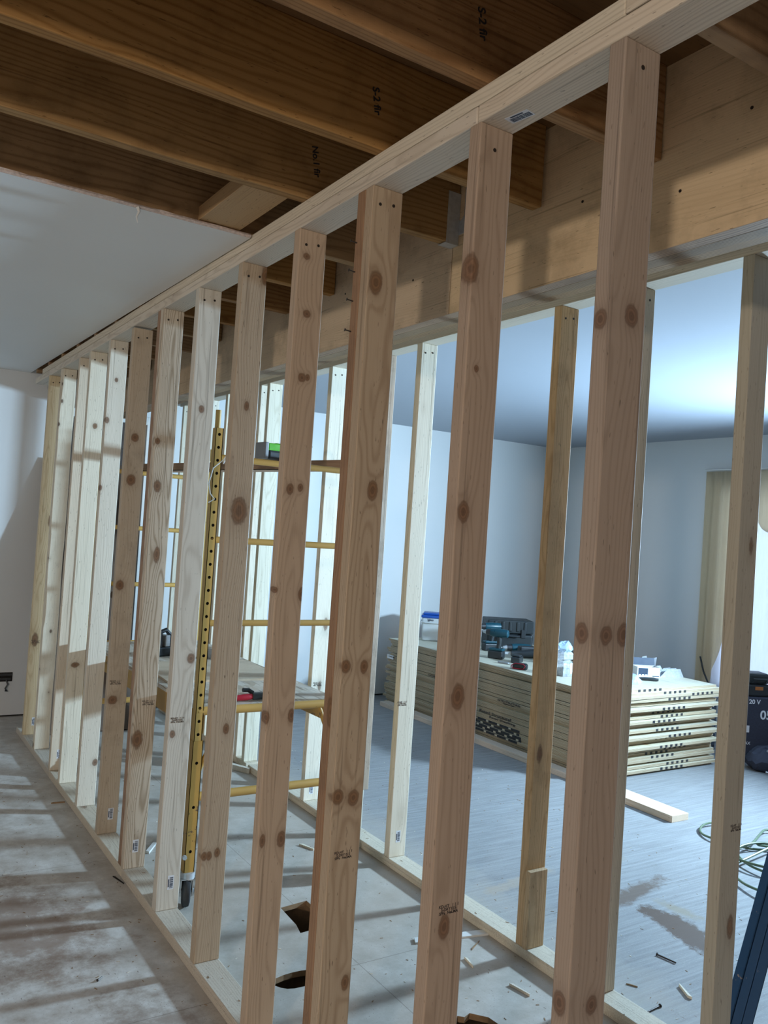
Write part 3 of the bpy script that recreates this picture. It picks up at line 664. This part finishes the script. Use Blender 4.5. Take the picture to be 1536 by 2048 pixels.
# ---------------------------------------------------------------- plywood stack
SN = 28; ord_ = ['topmost', 'second', 'third', 'fourth', 'fifth', 'sixth', 'seventh', 'eighth', 'ninth', 'tenth', 'eleventh', 'twelfth', 'thirteenth', 'fourteenth', 'fifteenth', 'sixteenth', 'seventeenth', 'eighteenth', 'nineteenth', 'twentieth', 'twenty-first', 'twenty-second', 'twenty-third', 'twenty-fourth', 'twenty-fifth', 'twenty-sixth', 'twenty-seventh', 'bottom']
rp = random.Random(21); z = .0; sheets = []
STX, STY = 3.05, 2.74
for k in range(SN):
    fromtop = SN-1-k
    gap = rp.choice((.0002, .0006, .0012, .0055)); th = .0180
    dx, dy, an = rp.gauss(0, .003), rp.gauss(0, .022), rp.gauss(0, .12)
    if fromtop == 2: dx, dy, an = .03, -.055, .8
    if fromtop == 1: dx, dy, an = .01, -.03, .2
    if fromtop == 0: dx, dy, an = -.02, .0, -.4
    if fromtop in (10, 15, 18, 22): dy -= .045
    if fromtop in (12, 13): dx += .02
    mb = MB(); mb.box(0, 1.2192, 0, 2.4384, 0, th, 0)
    mb.m = [0, 0, 1, 1, 1, 1]
    if fromtop not in (0,) and fromtop % 6 != 5 or fromtop == 0:
        bx = .62+rp.gauss(0, .06) if fromtop > 2 else (.40, .60, .86)[fromtop]
        for q in range(5):
            mb.box(bx+q*.052, bx+q*.052+.024, -.0006, .001, .001, th-.001, 2)
    tc_ = rp.random()
    o = mb.build('plywood_sheet', [M['ply'], M['plyedge'], M['ink']], loc=(STX+dx, STY+dy, z), rot=(0, 0, R(an)))
    tag(o, f'plywood sheet, {ord_[fromtop]}{" sheet" if fromtop in (0, 27) else " from the top"} of the stack behind the rear partition', 'plywood sheet', 'plywood sheets in the stack')
    sheets.append(o); z += th+gap
ST = z
def side_text(k, body, size, y, sx=1.):
    o = text(body, size, M['ink'], sheets[k], (-.0035, y-STY, .009), (R(90), 0, R(-90)), 'printed_text', ext=.0002); o.scale = (sx, 1, 1)
    return o
side_text(10, 'Rated Structural', .027, 3.70, 2.0); side_text(9, 'Rated Sheathing', .022, 3.68, 2.0); side_text(16, 'RATED STRUCTURAL', .020, 3.56, 1.3); side_text(15, 'Exposure 1 rated', .014, 3.54, 1.2)
side_text(17, 'SHEATHING', .015, 4.55, 1.3)
for k in range(3, 8):     # black printed band with pale squares along the bundle side
    mb = MB(); mb.box(-.0006, .001, 3.42-STY, 3.99-STY, .0005, .0175, 0)
    for q in range(9):
        if (q+k) % 2: continue
        mb.box(-.0011, -.0006, 3.45-STY+q*.062, 3.476-STY+q*.062, .003, .015, 1)
    mb.build('printed_band', [M['ink'], M['ply']], sheets[k])
o = MB().box(-.05, .05, 0, .0006, -.022, .012).build('shipping_label', M['paper'], sheets[20], loc=(-.004, 2.38, .009), rot=(0, 0, R(-90)))
text('PLYWOOD 15/32', .012, M['ink'], sheets[20], (-.005, 2.36, .006), (R(90), 0, R(-90)), 'label_text')

# loose lumber on floor
tag(MB().box(0, .089, 0, 2.42, 0, .038).build('loose_board', M['board'], loc=(2.915, 2.66, 0), rot=(0, 0, R(-.4)), bevel=.002), 'long pinkish board lying on the floor against the side of the plywood stack', 'board')
tag(MB().box(0, .14, 0, .60, 0, .038).build('loose_board', wood('clean_pine_board', (.56, .38, .24), (.74, .58, .42), axis='Y', kd=.1), loc=(2.885, 2.00, 0), rot=(0, 0, R(-1)), bevel=.002), 'short clean board offcut lying alone on the floor in front of the stack', 'board')

# ---------------------------------------------------------------- things on the stack
g = empty('cooler', (3.425, 5.0, ST), (0, 0, R(-38))); tag(g, 'small white cooler with a blue lid at the far left end of the plywood stack', 'cooler')
mb = MB(); mb.prism([(-.12, -.085), (.12, -.085), (.12, .085), (-.12, .085)], 0, .2)
for i in (4, 5, 6, 7): x, y, zz = mb.v[i]; mb.v[i] = (x*1.07, y*1.07, zz)
mb.build('body', M['cooler'], g, bevel=.014, seg=3)
mb = MB(); mb.box(-.135, .135, -.098, .098, .2, .225); mb.box(-.12, .12, -.08, .08, .225, .245); mb.build('lid', M['coolblue'], g, bevel=.012, seg=3)['label'] = 'blue lid'
MB().tube([(-.135, 0, .17), (-.14, -.1, .165), (-.10, -.108, .162), (.10, -.108, .162), (.14, -.1, .165), (.135, 0, .17)], .006, 8).build('handle', M['cooler'], g, smooth=True)
text('Igloo', .026, M['navy'], g, (-.05, -.0935, .185), (R(86), 0, 0), 'brand_mark')

g = empty('tool_case', (3.86, 4.55, ST), (0, 0, R(-28))); tag(g, 'black hard plastic tool case at the back of the plywood stack', 'tool case')
mb = MB(); mb.box(-.2, .2, -.13, .13, 0, .13); mb.build('body', M['charcoal'], g, bevel=.02, seg=3)
mb = MB(); mb.box(-.2, .2, -.13, .13, .134, .245)
for q in range(5): mb.box(-.15+q*.065, -.12+q*.065, -.137, -.12, .15, .235)
mb.build('lid', M['charcoal'], g, bevel=.018, seg=3)
for s in (-1, 1): MB().box(s*.11-.02, s*.11+.02, -.142, -.128, .10, .17).build('latch', M['black'], g, bevel=.004)
MB().tube([(-.07, -.13, .12), (-.07, -.165, .115), (.07, -.165, .115), (.07, -.13, .12)], .009, 8).build('handle', M['black'], g, smooth=True)

def drill(loc, rot, label, lying=False, s=1.):
    g = empty('cordless_drill', loc, rot); g.scale = (s, s, s); tag(g, label, 'drill')
    mb = MB(); mb.box(-.055, .065, -.038, .038, 0, .062); mb.build('battery', M['black'], g, bevel=.010, seg=3)
    mb = MB(); mb.box(-.055, .06, -.034, .034, .062, .082); mb.build('battery_shoe', M['teal'], g, bevel=.008)
    mb = MB(); mb.tube([(-.008, 0, .08), (-.015, 0, .12), (-.012, 0, .17)], [.021, .019, .022], 12); mb.build('handle', M['charcoal'], g, smooth=True)
    mb = MB(); n = 18; prof = [(-.085, .018), (-.08, .028), (-.05, .032), (.03, .032), (.06, .028)]; vs = []
    for xx, rr_ in prof: vs += [(xx, rr_*math.cos(2*math.pi*i/n), .2+rr_*1.05*math.sin(2*math.pi*i/n)) for i in range(n)]
    mb.add(vs, [(k*n+i, k*n+(i+1) % n, (k+1)*n+(i+1) % n, (k+1)*n+i) for k in range(4) for i in range(n)]+[tuple(range(n)), tuple(range(4*n, 5*n))])
    mb.build('motor_housing', M['teal'], g, smooth=True)['label'] = 'teal motor housing'
    MB().cyl((.06, 0, .2), (.095, 0, .2), .026, .022, n=18).build('gear_case', M['darksteel'], g, smooth=True)
    MB().cyl((.095, 0, .2), (.125, 0, .2), .019, .010, n=14).cyl((.125, 0, .2), (.165, 0, .2), .0035, n=8).build('chuck', M['steel'], g, smooth=True)
    MB().box(.012, .028, -.008, .008, .135, .165).build('trigger', M['black'], g, bevel=.004)
    return g
drill((3.30, 4.02, ST), (0, 0, R(120)), 'upright teal and black cordless drill standing on its battery left among the tools')
drill((3.62, 4.0, ST+.0445), (R(90), 0, R(158)), 'teal cordless driver lying on its side on the plywood right of the upright drill', s=1.15)
drill((3.55, 4.40, ST), (0, 0, R(165)), 'dark drill standing behind the other two, in front of the tool case')
MB_ = MB(); MB_.box(-.06, .06, -.035, .035, 0, .045); MB_.box(-.045, .045, -.03, .03, .045, .058)
tag(MB_.build('battery_pack', M['black'], loc=(3.34, 3.83, ST), rot=(0, 0, R(35)), bevel=.008), 'black tool battery lying on the plywood in front of the drills', 'battery')
g = empty('utility_knife', (3.19, 3.78, ST), (0, 0, R(-70))); tag(g, 'grey folding knife lying at the near edge of the plywood below the drills', 'knife')
MB().box(-.07, .02, -.011, .011, 0, .014).build('handle', M['grey'], g, bevel=.004); MB().prism([(.02, -.009), (.07, -.002), (.055, .008), (.02, .009)], .005, .0065).build('blade', M['steel'], g)
g = empty('tape_measure', (3.13, 3.56, ST), (0, 0, R(-60))); tag(g, 'black and red tape measure at the stack edge left of the amber stud', 'tape measure')
MB().box(-.055, .055, -.022, .022, 0, .048).build('case', M['black'], g, bevel=.016, seg=3)
MB().tube([(-.05, -.024, .008), (-.058, -.026, .028), (-.03, -.026, .044), (.03, -.026, .044), (.045, -.026, .03), (.03, -.026, .008), (-.05, -.026, .008)], .0035, 6).build('rim', M['red'], g, smooth=True)['label'] = 'red rim'
MB().box(-.072, -.05, -.012, .012, .0, .022).build('hook', M['steel'], g, bevel=.002)
# jar of screws with crumpled film on top
g = empty('screw_jar', (3.29, 3.29, ST)); tag(g, 'square clear plastic jar half full of screws on the stack, right of the amber stud', 'jar')
MB().lathe([(.048, 0), (.052, .006), (.052, .085), (.045, .10), (.036, .105), (.036, .112), (.052, .12), (.052, .155), (.040, .17)], n=32, sq=.75).build('jar_body', M['clear'], g, smooth=True)
MB().lathe([(.047, .003), (.049, .04), (.03, .055), (.01, .05)], n=24, sq=.75).build('screws', M['darksteel'], g, smooth=True)
MB().box(.012, .05, -.0535, -.0525, .02, .095).build('label', M['paper'], g)
mb = MB(); rc = random.Random(2); n = 14; prof = [(.04, .15), (.055, .165), (.05, .195), (.03, .215), (.012, .205)]; vs = []
for r_a, zz in prof: vs += [(r_a*(1+rc.uniform(-.25, .25))*math.cos(2*math.pi*i/n), r_a*(1+rc.uniform(-.25, .25))*math.sin(2*math.pi*i/n), zz+rc.uniform(-.01, .01)) for i in range(n)]
mb.add(vs, [(k*n+i, k*n+(i+1) % n, (k+1)*n+(i+1) % n, (k+1)*n+i) for k in range(4) for i in range(n)]+[tuple(range(4*n, 5*n))])
tag(mb.build('plastic_bag', M['film'], loc=(3.29, 3.29, ST+.023)), 'crumpled blue plastic film on top of the screw jar', 'plastic bag')
# dark coil and tools behind the jar
mb = MB(); pts = []
for i in range(70):
    a = i*.36; pts.append((.085*math.cos(a)*(1+.12*math.sin(i*.7)), .075*math.sin(a), .012+.0016*i+.006*math.sin(i*1.3)))
mb.tube(pts, .006, 6)
tag(mb.build('extension_cord', M['black'], loc=(3.66, 3.62, ST), smooth=True), 'coiled black cable behind the screw jar on the plywood stack', 'cable')
mb = MB(); mb.tube([(.085*math.cos(a/3), .09*math.sin(a/3), .03+.02*math.sin(a)) for a in range(20)], .009, 8)
tag(mb.build('cable_loop', M['cordw'], loc=(3.74, 3.50, ST+.135), rot=(R(15), 0, 0), smooth=True), 'pale cable loop lying on the black coil behind the screw jar', 'cable')
g = empty('reciprocating_saw', (3.62, 3.92, ST+.001), (0, 0, R(-30))); tag(g, 'long black saw lying behind the screw jar on the stack', 'power tool')
MB().tube([(-.2, 0, .035), (-.1, 0, .04), (0, 0, .05), (.1, 0, .05)], [.022, .026, .034, .03], 12).build('body', M['black'], g, smooth=True)
MB().tube([(.1, 0, .05), (.16, 0, .075), (.2, 0, .05), (.16, 0, .02), (.09, 0, .03)], .013, 10).build('handle', M['charcoal'], g, smooth=True)
MB().box(-.33, -.2, -.001, .001, .028, .046).build('blade', M['steel'], g)
# white carton with open top
g = empty('screw_carton', (3.935, 3.10, ST), (0, 0, R(-26))); tag(g, 'white open carton with a dark printed square on the near right of the stack', 'carton')
mb = MB(); w, d, h = .088, .05, .078
for a in ((-w, w, -d, -d+.002, 0, h), (-w, w, d-.002, d, 0, h), (-w, -w+.002, -d, d, 0, h), (w-.002, w, -d, d, 0, h), (-w, w, -d, d, 0, .002)): mb.box(*a)
mb.build('box', M['card'], g)
MB().box(-w, w, 0, .002, 0, .055, mat=Matrix.Translation((0, d-.001, h)) @ Matrix.Rotation(R(-12), 4, 'X')).build('flap', M['navy'], g)
mb = MB(); mb.box(-w+.01, -w+.082, -d-.0006, -d, .018, h-.008, 0)
for q in range(3): mb.box(-w+.014+q*.024, -w+.030+q*.024, -d-.0010, -d-.0006, .006, .026, 1)
mb.box(.03, w-.008, -d-.0006, -d, .012, .018, 0)
mb.build('print', [M['navy'], M['paper']], g)
# pocket tool and film scrap
mb = MB(); mb.tube([(-.07, .004, .011), (-.03, 0, .012), (.03, 0, .013), (.062, 0, .011)], [.009, .012, .013, .009], 10)
tag(mb.build('tool_grip', M['black'], loc=(3.815, 2.965, ST), rot=(0, 0, R(-38)), smooth=True), 'short black ribbed handle lying before the white carton', 'handle')
mb = MB(); rc = random.Random(9); n = 12; vs = []
for r_a, zz in ((.06, 0), (.055, .02), (.03, .05), (.012, .062)): vs += [(r_a*(1+rc.uniform(-.3, .3))*math.cos(2*math.pi*i/n), r_a*(1+rc.uniform(-.3, .3))*math.sin(2*math.pi*i/n), max(0, zz+rc.uniform(-.006, .006))) for i in range(n)]
mb.add(vs, [(k*n+i, k*n+(i+1) % n, (k+1)*n+(i+1) % n, (k+1)*n+i) for k in range(3) for i in range(n)]+[tuple(range(3*n, 4*n))])
tag(mb.build('plastic_bag', M['film'], loc=(3.60, 2.93, ST)), 'small crumpled clear bag at the near edge of the stack, left of the carton', 'plastic bag')
# galvanised connectors: U shapes piled
rk = random.Random(14)
spots = [(4.00, 3.33, 40, 0, .0, 'U-shaped joist hanger at the back of the metal pile behind the carton'), (4.15, 3.255, 20, 10, .0, 'joist hanger standing on edge right of the carton'), (4.17, 3.155, 8, 22, .0, 'tilted joist hanger in the middle of the metal pile'),
         (4.14, 3.05, -6, 0, .0, 'long low joist hanger lying nearest the right end of the stack'), (4.06, 3.47, 60, 12, .0, 'joist hanger lying farthest back in the metal pile'), (4.20, 3.42, 78, 0, .0, 'farthest right joist hanger of the metal pile')]
for i, (x, y, a, b, dz, lab) in enumerate(spots):
    g = empty('joist_hanger', (x, y, ST+dz), (0, 0, R(a))); tag(g, 'galvanised '+lab, 'joist hanger', 'metal connectors on the plywood stack')
    L_ = .085 if i != 3 else .12; h_ = .115 if i in (0, 1) else .06
    MB().box(-L_, L_, -.02, .02, 0, .0015).build('seat', M['steel'], g)
    for s in (-1, 1):
        mb = MB(); mb.prism([(-L_, 0), (L_, 0), (L_*.7, h_), (-L_*.4, h_)], -.00075, .00075, mat=Matrix.Translation((0, s*.02, 0)) @ Matrix.Rotation(R(90-s*b), 4, 'X')); mb.build('flange', M['steel'], g)

# ---------------------------------------------------------------- right side: curtains, bags, ladder, hose
def drape(name, mat, y0, y1, ztop, zbot, x, amp, waves, label, taper=None, ph=0.):
    mb = MB(); nu, nv = 60, 14; vs = []
    for j in range(nv+1):
        for i in range(nu+1):
            u = i/nu; v = j/nv; ya, yb = (y0, y1) if not taper else taper(v, y0, y1)
            y = ya+(yb-ya)*u; zb = zbot(u) if callable(zbot) else zbot
            vs.append((x-amp*(.4+.6*v)*math.sin(u*waves*2*math.pi+ph+.6*math.sin(v*2.4+u*3)), y, ztop+(zb-ztop)*v))
    mb.add(vs, [(j*(nu+1)+i, j*(nu+1)+i+1, (j+1)*(nu+1)+i+1, (j+1)*(nu+1)+i) for j in range(nv) for i in range(nu)])
    o = mb.build(name, mat); so = o.modifiers.new('solid', 'SOLIDIFY'); so.thickness = .0012
    o.data.polygons.foreach_set('use_smooth', [True]*len(o.data.polygons))
    return tag(o, label, 'curtain')
drape('curtain', M['cream'], 3.30, 3.585, 2.20, lambda u: .30+.95*max(0, (.62-u))**1.0*1.3+.05*math.sin(u*14), X3-.045, .022, 3.2, 'cream side curtain hanging on the right wall at the window edge')
drape('curtain', M['sheer'], 1.90, 3.50, 2.14, .30, X3-.016, .010, 17, 'bright sheer white curtain covering the window')
drape('curtain', M['cream'], 1.85, 3.11, 2.20, lambda u: 1.74+.05*math.cos(u*8*math.pi), X3-.075, .018, 9, 'cream valance across the top of the window')
tag(MB().cyl((X3-.05, 1.8, 2.215), (X3-.05, 3.60, 2.215), .008, n=10).build('curtain_rod', M['white'], smooth=True), 'thin white curtain rod along the top of the curtains', 'curtain rod')
mb = MB(); mb.tube([(X3-.088, 3.52, .62), (X3-.088, 3.48, .50), (X3-.09, 3.42, .40), (X3-.09, 3.38, .25), (X3-.09, 3.37, .003)], .007, 8)
tag(mb.build('power_cord', M['charcoal'], smooth=True), 'dark cord hanging below the cream curtain to the floor', 'cord')

g = empty('tool_box_tower', (4.76, 2.78, 0), (0, 0, R(-32))); tag(g, 'tall black battery tool box with white lettering at the right edge behind the stack', 'tool box')
MB().box(-.13, .13, -.11, .11, .0, .46).build('body', M['canvas'], g, bevel=.01)
text('20 V', .045, M['paper'], g, (-.03, -.1108, .425), (R(90), 0, 0), 'lettering'); text('05', .09, M['paper'], g, (.06, -.1108, .33), (R(90), 0, 0), 'lettering')
MB().box(-.11, -.06, -.1112, -.1102, .20, .25).build('sticker', M['paper'], g); text('MAX', .03, M['paper'], g, (-.08, -.1108, .12), (R(90), 0, 0), 'lettering')
g2_ = empty('drill_case', (4.76, 2.78, .4605), (0, 0, R(-28))); tag(g2_, 'small black organiser case stacked on the tall tool box', 'tool case')
MB().box(-.10, .10, -.09, .09, 0, .09).build('body', M['black'], g2_, bevel=.015); MB().box(-.09, .09, -.08, .08, .092, .17).build('lid', M['charcoal'], g2_, bevel=.02)
MB().tube([(-.05, -.085, .10), (-.05, -.10, .13), (.05, -.10, .13), (.05, -.085, .10)], .008, 8).build('handle', M['charcoal'], g2_, smooth=True)
MB().box(-.03, .03, -.094, -.088, .05, .075).build('latch', plain('orange_latch', (.35, .12, .03), .5), g2_)
g = empty('tool_bag', (4.56, 2.47, 0), (0, 0, R(-20))); tag(g, 'dark slumped canvas tool bag on the floor at the right edge', 'bag')
mb = MB(); n = 26; vs = []; rb = random.Random(4)
for r_a, zz in ((.10, 0), (.135, .03), (.14, .07), (.12, .115), (.085, .145), (.04, .155)): vs += [(r_a*1.35*(1+rb.uniform(-.07, .07))*math.cos(2*math.pi*i/n), r_a*(1+rb.uniform(-.07, .07))*math.sin(2*math.pi*i/n), zz+(rb.uniform(-.012, .012) if zz else 0)) for i in range(n)]
mb.add(vs, [(k*n+i, k*n+(i+1) % n, (k+1)*n+(i+1) % n, (k+1)*n+i) for k in range(5) for i in range(n)]+[tuple(range(5*n, 6*n)), tuple(range(n-1, -1, -1))])
mb.build('body', M['canvas'], g, smooth=True)
MB().tube([(-.08, -.05, .14), (-.05, -.08, .19), (.03, -.09, .19), (.08, -.06, .14)], .009, 8).build('handle', M['grey'], g, smooth=True)
MB().tube([(-.14, -.12, .02), (-.05, -.155, .012), (.05, -.16, .03)], .005, 6).build('strap', M['paper'], g, smooth=True)
g = empty('plastic_crate', (4.56, 3.16, 0), (0, 0, R(-5))); tag(g, 'blue-grey crate standing between the stack end and the tall tool box', 'crate')
mb = MB()
for zz in (.0, .13, .26): mb.box(-.13, .13, -.13, .13, zz, zz+.125); mb.box(-.12, .12, -.134, -.128, zz+.03, zz+.09)
mb.build('body', plain('blue_grey_plastic', (.11, .14, .19), .5), g, bevel=.008)
MB().box(-.135, .135, -.135, .135, .386, .402).build('lid', M['grey'], g, bevel=.005)

# hose loops
mb = MB()
def loop(cx, cy, rx, ry, rot, z0_, n=40, a0=0, a1=2*math.pi):
    return [(cx+rx*math.cos(a0+(a1-a0)*i/n)*math.cos(rot)-ry*math.sin(a0+(a1-a0)*i/n)*math.sin(rot), cy+rx*math.cos(a0+(a1-a0)*i/n)*math.sin(rot)+ry*math.sin(a0+(a1-a0)*i/n)*math.cos(rot), z0_+.006*math.sin(i*.5)+.002) for i in range(n+1)]
pts = loop(3.07, 1.68, .23, .19, R(-30), .012, a0=R(100), a1=R(400))+loop(2.90, 1.30, .22, .26, R(20), .024, a0=R(60), a1=R(420))+loop(2.95, 1.33, .30, .20, R(-25), .034, a0=R(80), a1=R(440))+loop(2.70, 1.14, .26, .30, R(10), .022, a0=R(90), a1=R(300))
pts2 = [pts[0]]
for p in pts[1:]:
    d = (Vector(p)-Vector(pts2[-1])).length
    if d > .08:
        for q in range(1, int(d/.04)): f_ = q/int(d/.04); pts2.append(tuple(Vector(pts2[-q if False else -1]).lerp(Vector(p), 1/(int(d/.04)-q+1))))
    pts2.append(p)
for _ in range(3): pts2 = [pts2[0]]+[tuple((Vector(pts2[i-1])+2*Vector(pts2[i])+Vector(pts2[i+1]))/4) for i in range(1, len(pts2)-1)]+[pts2[-1]]
mb.tube(pts2, .006, 8)
tag(mb.build('air_hose', M['hose'], smooth=True), 'green air hose lying in loose loops on the floor at the right', 'hose')

# blue step ladder, its leg crossing the lower right corner
g = empty('step_ladder', (1.30, .555, 0)); tag(g, 'blue paint-spattered fibreglass ladder leaning in the lower right corner', 'ladder')
LR = .40   # metres leaned sideways per metre of rise
def rail(x, y, name, top=1.30, w=.13):
    mb = MB(); 
    for a in ((0, w, 0, .004), (0, .004, 0, .03), (w-.004, w, 0, .03), (.06, .064, 0, .02)):
        vs = [(x+a[0], y+a[2], .0), (x+a[1], y+a[2], 0), (x+a[1], y+a[3], 0), (x+a[0], y+a[3], 0)]
        vs += [(px_+top*LR, py_, top) for px_, py_, _ in vs]
        mb.add(vs, [(0, 3, 2, 1), (4, 5, 6, 7), (0, 1, 5, 4), (1, 2, 6, 5), (2, 3, 7, 6), (3, 0, 4, 7)])
    return mb.build(name, M['blue'], g)
rail(.0, 0, 'rail'); rail(.0, -.42, 'rail')
for zz in (.62, .92, 1.22): MB().box(zz*LR+.005, zz*LR+.08, -.415, .0, zz, zz+.022).build('rung', M['steel'], g, bevel=.002)
for yy in (0, -.42): MB().box(-.006, .082, yy-.004, yy+.034, 0, .03).build('foot', M['rubber'], g, bevel=.003)

# ---------------------------------------------------------------- small things on the floor
def sliver(a, b, w, h, mat, name, label, cat, taper=.4):
    a = Vector((*a, 0)); b = Vector((*b, 0)); L_ = (b-a).length; ang = math.atan2(b.y-a.y, b.x-a.x)
    mb = MB(); mb.prism([(0, -w/2), (L_, -w/2*taper), (L_*.97, w/2*taper), (.01, w/2)], 0, h)
    return tag(mb.build(name, mat, loc=a, rot=(0, 0, ang)), label, cat)
WS = M['whitepine']
sliver((.80, 1.500), (1.10, 1.437), .036, .007, M['white'], 'lath_strip', 'flat white lath strip on the floor between the partitions', 'wood scrap', .95)
sliver((.93, 1.115), (.943, 1.031), .009, .008, WS, 'wood_splinter', 'thick splinter on the floor between the partitions, nearest the square hole', 'wood scrap')
sliver((.90, 1.32), (.885, 1.255), .008, .008, WS, 'wood_splinter', 'stubby wood splinter left of the white lath strip end', 'wood scrap')
sliver((1.43, .775), (1.467, .85), .010, .009, WS, 'wood_splinter', 'pale pointed splinter on the floor at lower right, nearest the ladder', 'wood scrap')
sliver((1.305, .942), (1.324, .908), .005, .004, M['cavwood'], 'wood_splinter', 'tiny reddish splinter beside the rear sole plate', 'wood scrap')
sliver((.845, 2.501), (.874, 2.416), .014, .008, WS, 'wood_splinter', 'splinter on the floor behind the red-backed stud', 'wood scrap')
sliver((.17, 2.67), (.235, 2.765), .018, .010, M['white'], 'wood_chip', 'white chip on the floor left of the caster, seen between studs', 'wood scrap', .9)
sliver((-.075, 3.489), (-.008, 3.481), .010, .006, M['cavwood'], 'wood_splinter', 'splinter lying across the floor at the front sole plate far along', 'wood scrap')
sliver((-.026, 2.49), (-.006, 2.40), .006, .004, M['dark'], 'wood_splinter', 'dark splinter against the front sole plate joint', 'wood scrap')
sliver((.96, 1.36), (1.03, 1.40), .006, .003, M['cavwood'], 'wood_splinter', 'thin curved shaving right of the white lath strip', 'wood scrap')
sliver((1.0, 3.80), (1.085, 3.63), .03, .03, WS, 'shim', 'broken shim block wedged at the rear sole plate behind the scaffold', 'wood scrap', .8)
def nail(a, b, label, r=.0024):
    a = Vector((*a, .004)); b = Vector((*b, .004)); d = (b-a).normalized(); mb = MB(); mb.cyl(a, b, r, r*.9, n=8); mb.cyl(a-d*.0015, a, r*2.1, n=10)
    tag(mb.build('framing_nail', M['nail'], smooth=True), label, 'nail')
nail((1.572, 1.029), (1.586, .956), 'long framing nail on the floor below the brown stain', .0032)
nail((1.296, .792), (1.23, .786), 'nail on the floor at the bottom edge left of the ladder', .003)
nail((1.15+.22, 2.0), (1.34, 2.02), 'small nail on the floor right of the pale rear stud')
nail((-.28, 1.72), (-.262, 1.735), 'small screw on the dusty floor left of the front partition', .002)
nail((.24, 1.62), (.262, 1.60), 'screw on the floor beside the front partition base', .002)
rs_ = random.Random(8); mb = MB()   # scattered chips and sawdust crumbs
for i in range(900):
    x, y = rs_.uniform(-1.0, 2.6), rs_.uniform(.2, 4.2)
    if -.005 < x < .095 or XR-.005 < x < XR+.095: zc_ = PH
    else: zc_ = 0
    if zc_ == 0 and ((.42 < x < .63 and 1.7 < y < 2.0) or (.2 < x < .41 and 1.38 < y < 1.53) or (.58 < x < .78 and .78 < y < 1.07)): continue
    L_ = rs_.uniform(.003, .014); w = rs_.uniform(.001, .003); a = rs_.uniform(0, 6.28)
    mb.box(-L_/2, L_/2, -w/2, w/2, 0, .0012, rs_.choice((0, 0, 1)), Matrix.Translation((x, y, zc_)) @ Matrix.Rotation(a, 4, 'Z'))
tag(mb.build('wood_shavings', [M['cavwood'], WS]), 'wood shavings and crumbs scattered over the floor', 'shavings', kind='stuff')

# electrical box with hanging wires low on far wall
g = empty('electrical_box', (-.045, YF, .285)); tag(g, 'open black electrical box with a dangling wire low on the far left wall', 'electrical box')
mb = MB(); mb.box(-.075, .075, -.004, 0, -.032, .032); mb.build('opening', M['dark'], g)
mb = MB(); mb.box(-.065, .072, -.008, -.004, .008, .026); mb.box(-.06, .068, -.008, -.004, -.024, -.006); mb.build('device', M['darksteel'], g, bevel=.002)
MB().tube([(.035, -.006, -.02), (.045, -.02, -.05), (.03, -.02, -.08), (.045, -.02, -.10), (.03, -.018, -.095)], .005, 6).build('wire', M['black'], g, smooth=True)

# the tripod work lamp that lights the right-hand room (stands just outside the picture)
g = empty('work_lamp', (LAMP[0], LAMP[1], 0)); tag(g, 'black tripod work lamp standing in the right-hand room before the window', 'lamp')
MB().cyl((.07, 0, .35), (.07, 0, 1.35), .014, n=12).build('pole', M['darksteel'], g, smooth=True)
for k in range(3):
    a = R(90+120*k); MB().tube([(.07, 0, .5), (.07+.4*math.cos(a), .4*math.sin(a), .012)], .011, 8).build('leg', M['darksteel'], g, smooth=True)
MB().box(.012, .075, -.21, .21, 1.32, 1.58).build('housing', M['black'], g, bevel=.01)
